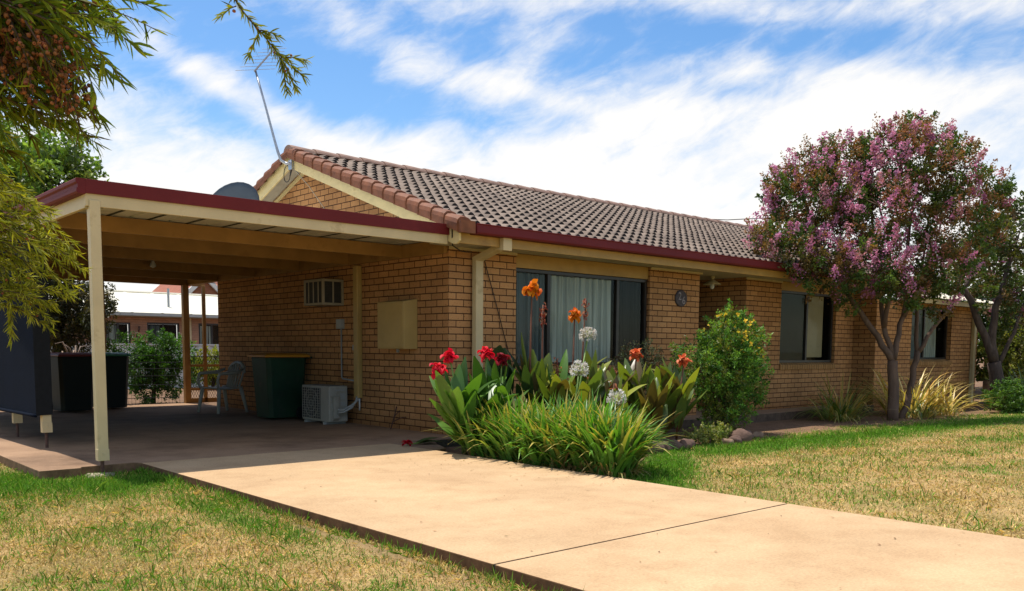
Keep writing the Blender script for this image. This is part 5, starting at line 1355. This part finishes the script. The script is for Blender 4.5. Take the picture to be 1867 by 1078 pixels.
V, F, C = straps(pos, d_, np.array([0.3, 0.28, 0.3, 0.32]), np.full(4, 0.10), np.full(4, 0.25), jitcol((0.04, 0.11, 0.03), 4, 0.2), 6, 0.15, lambda t: max(0.04, math.sin(PI*min(1, t*0.93+0.05))**0.8))
np_mesh('leaves', V, F, M['leaf_gloss'], fc, col=C, smooth=True)

# dry strappy clumps by the tree and plants at the far right
GD = [(0.72,0.52,0.17),(0.62,0.38,0.10),(0.80,0.62,0.26),(0.42,0.38,0.08)]
GM = [(0.13,0.19,0.035),(0.20,0.24,0.05),(0.42,0.33,0.10)]
def strap_clump(name, loc, n, spread, h0, h1, w, lean, droop, cols, label, group, seed, cat='plant'):
    r = np.random.default_rng(seed)
    t = thing(name, label, cat, loc, group)
    V, F, C = blade_leafs(r, n, (0, 0, 0), spread, h0, h1, w, lean, droop, cols, 7); np_mesh('leaves', V, F, M['leaf_gloss'], t, col=C)
    return t
G = 'strappy clumps under the mauve tree'
strap_clump('strap_plant', (7.5,-1.25,-0.1), 130, 0.34, 0.45, 0.80, 0.03, 0.9, 2.0, GM, 'low green strappy clump left of the tree trunk', G, 71)
strap_clump('strap_plant', (8.0,-1.05,-0.1), 80, 0.22, 0.6, 1.0, 0.032, 0.6, 1.4, GM+GD[:2], 'taller half dried strappy clump right behind the main trunk', G, 72)
strap_clump('strap_plant', (9.75,-1.45,-0.1), 150, 0.42, 0.75, 1.25, 0.036, 0.7, 1.5, GD, 'large straw yellow strappy clump right of the second trunk', G, 73)
strap_clump('strap_plant', (10.35,-1.75,-0.1), 80, 0.34, 0.6, 1.0, 0.034, 1.0, 1.8, GD, 'sprawling straw coloured clump at the right of the yellow one', G, 74)
strap_clump('strap_plant', (9.3,-1.8,-0.1), 80, 0.28, 0.4, 0.75, 0.03, 0.9, 2.0, GM+GD[:1], 'low mixed green and straw clump at the foot of the second trunk', G, 75)
tree('green_bush', 'low fresh green bush beside the far corner of the house', 'bush', [([(12.0,-2.3,-0.1),(12.0,-2.3,0.2)], 0.02, 0.01)], [(11.95,-2.3,0.18,0.33),(12.3,-2.4,0.2,0.36),(12.05,-2.5,0.05,0.3),(12.7,-2.5,0.18,0.34)], M['twig'], 220, 28, 0.06, 0.03,
     [(0.06,0.13,0.02),(0.10,0.19,0.03),(0.14,0.24,0.04)], 0.2, limbs=20, r0=0.008, seed=16, crown='foliage')
tree('lime_bush', 'yellow green bush behind the leaning tree', 'bush', [([(15.6,-1.2,-0.1),(15.6,-1.2,0.9)], 0.05, 0.02)], [(15.5,-1.2,1.1,0.55),(16.1,-1.5,1.3,0.6),(15.3,-1.5,0.6,0.5),(16.5,-1.7,0.8,0.6),(16.4,-1.4,1.7,0.5)], M['bark_dark'], 300, 30, 0.08, 0.05,
     [(0.20,0.21,0.035),(0.27,0.26,0.05),(0.12,0.15,0.03)], 0.3, limbs=30, seed=17, crown='foliage')
tree('garden_hedge', 'leafy mixed green hedge closing the gap past the house end', 'hedge', [([(18.5,0.2,-0.1),(18.5,0.2,1.0)], 0.06, 0.03), ([(20.5,-0.8,-0.1),(20.5,-0.8,1.0)], 0.06, 0.03)], [(16.6,1.6,0.9,0.8),(17.6,1.0,1.3,0.9),(18.6,0.3,1.0,0.9),(19.6,-0.2,1.4,0.9),(20.6,-0.9,1.0,0.9),(21.4,-1.4,1.5,1.0),(17.2,1.2,2.0,0.7),(18.4,0.5,2.1,0.7)], M['bark_dark'], 520, 36, 0.13, 0.08,
     [(0.07,0.11,0.02),(0.11,0.16,0.03),(0.20,0.21,0.045),(0.05,0.08,0.018)], 0.4, limbs=20, seed=19, crown='foliage')
strap_clump('yucca_plant', (13.35,-2.35,-0.1), 34, 0.06, 0.7, 1.25, 0.06, 0.75, 0.5, [(0.10,0.15,0.05),(0.15,0.2,0.07)], 'stiff leaved grey green plant at the far right edge', None, 76)
b = MB(); wall_xz(b, 18.3, 26, -0.1, 2.4, 0.4, [(21.5, 23, 1.0, 2.0)], 0.1)
sdh = thing('brick_outbuilding', 'brick building glimpsed behind the trees at the far right', 'building', (0, 0, 0))
b.build('brick_wall', M['brick_nb'], sdh)
b = MB(); b.box(18.0, 26.3, 0.0, 4.0, 2.41, 2.5); b.build('flat_roof', M['grey_box'], sdh)
b = MB(); b.box(21.5, 23, 0.46, 0.5, 1.0, 2.0); b.build('window', M['dark'], sdh)
tree('background_tree', 'green tree filling the gap behind the outbuilding', 'tree', [([(17.6,1.8,-0.1),(17.6,1.8,1.6),(17.5,1.8,2.6)], 0.12, 0.06)], [(17.4,1.6,2.2,0.9),(18.2,1.2,2.6,0.9),(17.0,2.2,1.4,0.8),(18.8,0.6,3.2,0.9),(17.6,1.2,1.0,0.6)], M['bark_dark'], 240, 34, 0.12, 0.07,
     [(0.05,0.09,0.018),(0.09,0.13,0.025),(0.16,0.18,0.04)], 0.45, limbs=25, seed=18)

# ------------------------------------------------------------------ bottlebrush in the left foreground
bb = thing('bottlebrush_tree', 'narrow leaved bottlebrush tree overhanging the left foreground', 'tree', (0, 0, 0))
Rv = np.array([0.7459, -0.666, 0.0073]); Uv = np.array([0.0, 0.0, 1.0]); Fv = np.array([0.667, 0.745, 0])
br = MB(); leafP = []; r7 = np.random.default_rng(77)
lp = {k: [] for k in 'pdlwc'}; caps = []
OL = [(0.26,0.29,0.022),(0.19,0.215,0.018),(0.34,0.34,0.028),(0.13,0.145,0.016)]
OLU = [(0.15,0.23,0.025),(0.20,0.27,0.03),(0.11,0.165,0.02)]
BRN = [(0.13,0.095,0.02),(0.10,0.07,0.018)]
def twig(pts, r0, dens, llen, lw, cols, capn=0, spread=0.85, tipbias=0.0):
    P = np.array(pts, float); seg = np.linalg.norm(np.diff(P, axis=0), axis=1); L_ = seg.sum()
    # smooth resample
    m_ = max(6, int(L_/0.03)); s = np.linspace(0, L_, m_); cs = np.concatenate([[0], np.cumsum(seg)])
    Q = np.stack([np.interp(s, cs, P[:, i]) for i in range(3)], 1)
    for _ in range(3): Q[1:-1] = (Q[:-2]+Q[1:-1]*2+Q[2:])/4
    br.tube([tuple(q_) for q_ in Q], [max(0.0012, r0*(1-0.85*i/(m_-1))) for i in range(m_)], 5)
    n = int(L_*dens); t = r7.random(n)**(1-tipbias)
    base = np.stack([np.interp(t*L_, s, Q[:, i]) for i in range(3)], 1)
    tan = np.gradient(Q, axis=0); tan = norm(tan); T = np.stack([np.interp(t*L_, s, tan[:, i]) for i in range(3)], 1)
    d = norm(T*1.0+rand_dirs(n, r7)*spread+np.array([0, 0, -0.10]))
    lp['p'].append(base); lp['d'].append(d); lp['l'].append(llen*r7.uniform(0.55, 1.2, n)); lp['w'].append(lw*r7.uniform(0.8, 1.2, n))
    lp['c'].append(np.array(cols)[r7.integers(0, len(cols), n)]*np.clip(1+r7.normal(size=(n, 1))*0.2, 0.5, 1.6))
    for k in range(capn):
        tt = r7.uniform(0.1, 0.8); c = np.array([np.interp(tt*L_, s, Q[:, i]) for i in range(3)]); caps.append(c+rand_dirs(1, r7)[0]*0.012)
    return Q
A0 = np.array((-6.17, -6.16, 1.95))        # a point of the upper spray; right = +Rv, up = +z
def up(u, v, w=0.0): return A0 + Rv*u + Uv*v + Fv*w
# trunk and limbs, standing to the left of the view
br.tube([(-7.9, -4.6, -0.12), (-7.85, -4.65, 0.6), (-7.75, -4.8, 1.2)], [0.10, 0.085, 0.07], 10)
for pts, a, c in (([(-7.75,-4.8,1.15),(-7.4,-5.3,1.6),(-6.95,-5.7,1.9),tuple(up(-0.35,0.0,0.05))], 0.05, 0.012),
                  ([(-7.75,-4.8,1.15),(-7.2,-4.7,1.35),(-6.6,-4.4,1.5),(-6.2,-4.35,1.5)], 0.045, 0.012),
                  ([(-7.4,-5.3,1.6),(-6.9,-5.6,2.3),(-6.2,-5.6,2.75),(-5.7,-5.65,2.62)], 0.03, 0.008),
                  ([(-7.4,-5.3,1.6),(-7.0,-5.6,2.1),tuple(up(-0.35,0.2,0.1))], 0.03, 0.01),
                  ([(-7.2,-4.7,1.35),(-6.8,-4.4,1.75),(-6.3,-4.3,1.9)], 0.03, 0.01)):
    br.tube(pts, [a+(c-a)*i/(len(pts)-1) for i in range(len(pts))], 7)
# upper spray: many twigs radiating right and down from the left edge
ends = [(0.40,-0.03),(0.36,-0.14),(0.385,-0.07),(0.30,-0.20),(0.27,-0.26),(0.22,-0.30),(0.16,-0.27),(0.33,-0.10),(0.24,-0.17),(0.20,-0.08),(0.43,0.10),(0.30,0.06)]
for (u, v) in ends:
    s0 = up(-0.38+r7.normal()*0.04, 0.04+r7.normal()*0.10, r7.normal()*0.08); m1 = up(u*0.35-0.1, v*0.25+0.05+r7.normal()*0.03, r7.normal()*0.06)
    e = up(u, v, r7.normal()*0.06); m2 = up(u*0.75, v*0.62+0.03, r7.normal()*0.05)
    Q = twig([s0, m1, m2, e], 0.005, 130, 0.066, 0.0068, OLU+OL[:2], 6)
for k in range(330):
    u = r7.uniform(-0.34, 0.20); v = r7.uniform(-0.26, 0.24); 
    if v < -0.05 and u > 0.12: continue
    s0 = up(u-0.22, v+0.05+r7.normal()*0.05, r7.uniform(-0.10, 0.35)); e = s0+Rv*r7.uniform(0.12, 0.24)+Uv*r7.uniform(-0.16, 0.04)+Fv*r7.normal()*0.08
    m1 = (s0+e)/2+Uv*0.02
    twig([s0, m1, e], 0.0035, 205, 0.062, 0.0065, OLU+OLU+OL[:2]+BRN, 1)
for k in range(45):      # foliage falling down the left edge toward the middle spray
    u = r7.uniform(-0.38, -0.20); v = r7.uniform(-0.52, -0.22)
    s0 = up(u-0.18, v+0.08, r7.uniform(0.0, 0.5)); e = s0+Rv*r7.uniform(0.10, 0.2)+Uv*r7.uniform(-0.16, -0.02)+Fv*r7.normal()*0.08
    twig([s0, (s0+e)/2+Uv*0.02, e], 0.0035, 170, 0.058, 0.0062, OL+[(0.36,0.36,0.05)], 2)
# seed capsule clusters hang under the upper spray
for k in range(52):
    u = r7.uniform(-0.12, 0.22); v = -0.10-0.20*r7.random()-0.35*max(0, u-0.05)+0.02
    s0 = up(u-0.06, v+0.12, r7.normal()*0.05); e = up(u, v, r7.normal()*0.05)
    twig([s0, (s0+e)/2+Uv*0.01, e], 0.003, 60, 0.05, 0.0055, BRN+OL[:1], 12)
# middle spray beside the carport post
B0 = np.array((-5.858, -4.587, 1.712))
def mid(u, v, w=0.0): return B0 + Rv*u + Uv*v + Fv*w
for k in range(150):
    v = r7.uniform(-0.52, 0.12); umax = max(0.06, 0.325*(1-((v+0.27)/0.31)**2)) if v < -0.02 else 0.05
    u = r7.uniform(-0.5, umax-0.05)
    s0 = mid(u-0.18, v+0.05+r7.normal()*0.04, r7.normal()*0.12); e = mid(min(u+r7.uniform(0.02, 0.12), umax), v-r7.uniform(-0.03, 0.09), r7.normal()*0.12)
    twig([s0, (s0+e)/2+Uv*0.025, e], 0.0035, 300, 0.044, 0.0046, OL+[(0.36,0.37,0.05),(0.42,0.40,0.06)], 1)
for (u, v) in ((0.335,-0.26),(0.29,-0.21),(0.22,-0.14),(0.14,-0.06),(0.29,-0.35),(0.24,-0.42),(0.12,-0.52),(0.05,-0.58),(0.10,0.0),(0.02,-0.62)):
    s0 = mid(-0.3, v*0.4, 0); e = mid(u, v, r7.normal()*0.05); twig([s0, mid(u*0.4, v*0.6+0.05), e], 0.004, 290, 0.044, 0.0046, OL[:3]+[(0.38,0.37,0.045)], 3)
# hanging sprig at the top
C0 = np.array((-5.381, -5.755, 2.266))
sp = [np.array((-5.7,-5.65,2.62)), C0+Rv*(-0.02)+Uv*0.12, C0+Rv*0.02-Uv*0.02, C0+Rv*0.10-Uv*0.10, C0+Rv*0.17-Uv*0.19, C0+Rv*0.25-Uv*0.255]
twig(sp[1:], 0.005, 420, 0.042, 0.005, OL[:3], 5, 0.9)
br.tube([tuple(p) for p in sp[:2]], [0.006, 0.005], 6)
for (a, e) in ((sp[3], (0.06,-0.19)), (sp[3], (0.16,-0.12)), (sp[4], (0.22,-0.30)), (sp[4], (0.26,-0.20)), (sp[2], (-0.03,-0.05)), (sp[4], (0.19,-0.31))):
    e = C0+Rv*e[0]+Uv*e[1]; twig([a, (a+e)/2+Uv*0.008, e], 0.0025, 380, 0.04, 0.005, OL[:3], 1)
p = np.concatenate(lp['p']); d = np.concatenate(lp['d']); l = np.concatenate(lp['l']); w = np.concatenate(lp['w']); c = np.concatenate(lp['c'])
n = len(p)
V, F, C = straps(p, d, l, w, r7.uniform(-0.2, 0.9, n), np.clip(c, 0.003, 1), 3, 0.1, lambda t: [0.5, 1.0, 0.85, 0.06][int(round(t*3))], None, rand_dirs(n, r7))
br.build('trunk', M['twig'], bb, True)
np_mesh('crown', V, F, M['needle'], bb, col=C)
# woody seed capsules: small squat octagonal cups
cp_ = np.array(caps); n = len(cp_); ring = 6
U_ = rand_dirs(n, r7); A_ = norm(np.cross(U_, rand_dirs(n, r7))); Bx = np.cross(U_, A_)
rows = []
R_ = r7.uniform(0.0042, 0.0062, n)
for h, q_ in ((-1.0, 0.35), (-0.45, 0.95), (0.35, 1.0), (0.9, 0.7), (0.75, 0.35)):
    for k in range(ring):
        t = 2*PI*k/ring; rows.append(cp_+U_*(h*R_)[:, None]+(A_*math.cos(t)+Bx*math.sin(t))*(q_*R_)[:, None])
V = np.stack(rows, 1).reshape(-1, 3); nv = ring*5; base = np.arange(n)*nv; Fc = []
for i in range(4):
    for k in range(ring): Fc.append(np.stack([base+i*ring+k, base+i*ring+(k+1) % ring, base+(i+1)*ring+(k+1) % ring, base+(i+1)*ring+k], 1))
cc = jitcol((0.36, 0.13, 0.05), n, 0.25, 0.08, r7)
np_mesh('seed_capsules', V, np.concatenate(Fc), M['capsule'], bb, col=np.repeat(cc, nv, 0), smooth=True)

# ------------------------------------------------------------------ sky and sun
to_sun = Vector((-0.055, 0.315, 1.0)).normalized()
el = math.asin(to_sun.z); az = math.atan2(to_sun.x, to_sun.y)
sun = bpy.data.lights.new('sun', 'SUN'); sun.energy = 5.0; sun.angle = math.radians(0.53); sun.color = (1.0, 0.95, 0.86)
so = bpy.data.objects.new('sun', sun); COL.objects.link(so); so.rotation_euler = to_sun.to_track_quat('Z', 'Y').to_euler()
so.location = (0, 0, 30)
w = bpy.data.worlds.new('World'); S.world = w; w.use_nodes = True
N = w.node_tree.nodes; L = w.node_tree.links
bg = N['Background']; bg.inputs['Strength'].default_value = 0.10
sk = N.new('ShaderNodeTexSky'); sk.sky_type = 'NISHITA'; sk.sun_disc = False; sk.sun_elevation = el; sk.sun_rotation = az
sk.altitude = 200; sk.air_density = 1.0; sk.dust_density = 0.6; sk.ozone_density = 2.0
def math_(op, a, b_=None, c_=None):
    m_ = N.new('ShaderNodeMath'); m_.operation = op
    for i, v in enumerate((a, b_, c_)):
        if v is None: continue
        if hasattr(v, 'links'): L.new(v, m_.inputs[i])
        else: m_.inputs[i].default_value = v
    return m_.outputs[0]
tc = N.new('ShaderNodeTexCoord'); sx = N.new('ShaderNodeSeparateXYZ'); L.new(tc.outputs['Generated'], sx.inputs[0])
# azimuth (0 toward the house, + to the right) and elevation, in radians
fx, fy = 0.667, 0.745
fwd = math_('ADD', math_('MULTIPLY', sx.outputs['X'], fx), math_('MULTIPLY', sx.outputs['Y'], fy))
rgt = math_('SUBTRACT', math_('MULTIPLY', sx.outputs['X'], fy), math_('MULTIPLY', sx.outputs['Y'], fx))
azm = math_('ARCTAN2', rgt, fwd); elv = math_('ARCSINE', sx.outputs['Z'])
def clouds(ax_, ay_, rot, scale, detail, rough, dist, seed):
    ca, sa = math.cos(rot), math.sin(rot)
    u = math_('MULTIPLY', math_('ADD', math_('MULTIPLY', azm, ca), math_('MULTIPLY', elv, -sa)), ax_)
    v = math_('MULTIPLY', math_('ADD', math_('MULTIPLY', azm, sa), math_('MULTIPLY', elv, ca)), ay_)
    cb = N.new('ShaderNodeCombineXYZ'); L.new(u, cb.inputs[0]); L.new(v, cb.inputs[1]); cb.inputs[2].default_value = seed
    n_ = N.new('ShaderNodeTexNoise'); n_.inputs['Scale'].default_value = scale; n_.inputs['Detail'].default_value = detail
    n_.inputs['Roughness'].default_value = rough; n_.inputs['Distortion'].default_value = dist
    L.new(cb.outputs[0], n_.inputs['Vector']); return n_.outputs['Fac']
n1 = clouds(1.0, 2.6, math.radians(-24), 4.2, 9, 0.58, 0.5, 3.7)       # long cirrus sheets falling to the right
n2 = clouds(1.0, 2.2, math.radians(-20), 17, 8, 0.62, 0.4, 8.2)        # broken mackerel flecks
def blob(a0, e0, sa_, se_, amp, rot=0.0):
    da = math_('SUBTRACT', azm, a0); de = math_('SUBTRACT', elv, e0)
    ca, sn = math.cos(rot), math.sin(rot)
    p_ = math_('DIVIDE', math_('ADD', math_('MULTIPLY', da, ca), math_('MULTIPLY', de, sn)), sa_)
    q_ = math_('DIVIDE', math_('SUBTRACT', math_('MULTIPLY', de, ca), math_('MULTIPLY', da, sn)), se_)
    rr = math_('ADD', math_('MULTIPLY', p_, p_), math_('MULTIPLY', q_, q_))
    return math_('MULTIPLY', math_('EXPONENT', math_('MULTIPLY', rr, -1.0)), amp)
dens = math_('ADD', math_('MULTIPLY', math_('SUBTRACT', n1, 0.5), 1.5), math_('MULTIPLY', math_('SUBTRACT', n2, 0.5), 1.05))
# a white bank along the horizon, unseen sky overhead and behind kept blue to cut fill
bank = N.new('ShaderNodeMapRange'); bank.interpolation_type = 'SMOOTHSTEP'
bank.inputs['From Min'].default_value = 0.30; bank.inputs['From Max'].default_value = 0.17; bank.inputs['To Min'].default_value = -0.02; bank.inputs['To Max'].default_value = 0.55
L.new(math_('ADD', math_('SUBTRACT', elv, math_('MULTIPLY', math_('MINIMUM', math_('MAXIMUM', azm, -0.6), 0.6), 0.07)), math_('MULTIPLY', math_('MAXIMUM', math_('SUBTRACT', math_('ABSOLUTE', azm), 0.9), 0.0), 0.25)), bank.inputs['Value'])
dens = math_('ADD', dens, bank.outputs['Result'])
dens = math_('ADD', dens, math_('MULTIPLY', math_('MAXIMUM', math_('SUBTRACT', elv, 0.75), 0.0), -1.0))
back = math_('MINIMUM', math_('MAXIMUM', math_('MULTIPLY', math_('SUBTRACT', math_('ABSOLUTE', azm), 1.1), 2.0), 0.0), 1.0)
low = math_('MINIMUM', math_('MAXIMUM', math_('MULTIPLY', math_('SUBTRACT', 0.45, elv), 5.0), 0.0), 1.0)
dens = math_('ADD', dens, math_('MULTIPLY', math_('MULTIPLY', back, low), -1.6))  # low unseen cloud behind the view removed to darken the carport
dens = math_('ADD', dens, math_('MULTIPLY', math_('MULTIPLY', back, math_('SUBTRACT', 1.0, low)), 0.25))  # unseen high cloud behind the view added for fill light
SKYB = [(-0.34, 0.345, 0.15, 0.05, -0.30, -0.2), (-0.16, 0.255, 0.09, 0.028, -0.50, -0.25), (-0.02, 0.250, 0.11, 0.020, -0.45, -0.12),
        (0.06, 0.305, 0.11, 0.022, -0.30, -0.1), (0.24, 0.272, 0.07, 0.014, -0.28, -0.1), (0.50, 0.20, 0.04, 0.04, -0.50, 0.0), (-0.31, 0.24, 0.13, 0.016, -0.30, -0.45),
        (-0.13, 0.315, 0.11, 0.020, 0.42, -0.42), (-0.30, 0.262, 0.11, 0.018, 0.50, -0.45), (0.02, 0.275, 0.10, 0.012, 0.25, -0.3), (0.30, 0.345, 0.22, 0.016, 0.25, -0.1), (0.33, 0.245, 0.22, 0.04, 0.30, -0.1), (0.33, 0.315, 0.25, 0.016, -0.28, -0.08), (0.45, 0.285, 0.14, 0.014, -0.25, -0.1), (0.10, 0.345, 0.10, 0.012, -0.25, 0.0)]
for a in SKYB: dens = math_('ADD', dens, blob(*a))
mr = N.new('ShaderNodeMapRange'); mr.interpolation_type = 'SMOOTHSTEP'; mr.inputs['From Min'].default_value = -0.34; mr.inputs['From Max'].default_value = 0.60
L.new(dens, mr.inputs['Value'])
hs = N.new('ShaderNodeHueSaturation'); hs.inputs['Saturation'].default_value = 1.25; hs.inputs['Value'].default_value = 1.72
L.new(sk.outputs['Color'], hs.inputs['Color'])
mx = N.new('ShaderNodeMixRGB'); L.new(mr.outputs['Result'], mx.inputs['Fac']); L.new(hs.outputs['Color'], mx.inputs['Color1'])
mx.inputs['Color2'].default_value = (10.5, 10.3, 10.0, 1)
L.new(mx.outputs['Color'], bg.inputs['Color'])

# ------------------------------------------------------------------ camera
cam = bpy.data.cameras.new('camera'); co = bpy.data.objects.new('camera', cam); COL.objects.link(co)
R3 = Vector((0.7459, -0.6660, 0.0073)); U3 = Vector((0.0540, 0.0714, 0.9960)); F3 = Vector((0.6639, 0.7425, -0.0892))
mw = Matrix((( R3.x, U3.x, -F3.x, -6.7333), (R3.y, U3.y, -F3.y, -8.7282), (R3.z, U3.z, -F3.z, 1.0846), (0, 0, 0, 1)))
co.matrix_world = mw
cam.sensor_fit = 'HORIZONTAL'; cam.sensor_width = 36.0; cam.lens = 1600/1867*36.0
cam.shift_y = (780-539)/1867
cam.clip_start = 0.05; cam.clip_end = 2000
S.camera = co
S.view_settings.view_transform = 'Standard'; S.view_settings.look = 'None'; S.view_settings.exposure = 0; S.view_settings.gamma = 1
S.render.engine = 'CYCLES'
S.cycles.use_denoising = True
S.cycles.max_bounces = 8; S.cycles.diffuse_bounces = 1; S.cycles.transparent_max_bounces = 12; S.cycles.sample_clamp_indirect = 6
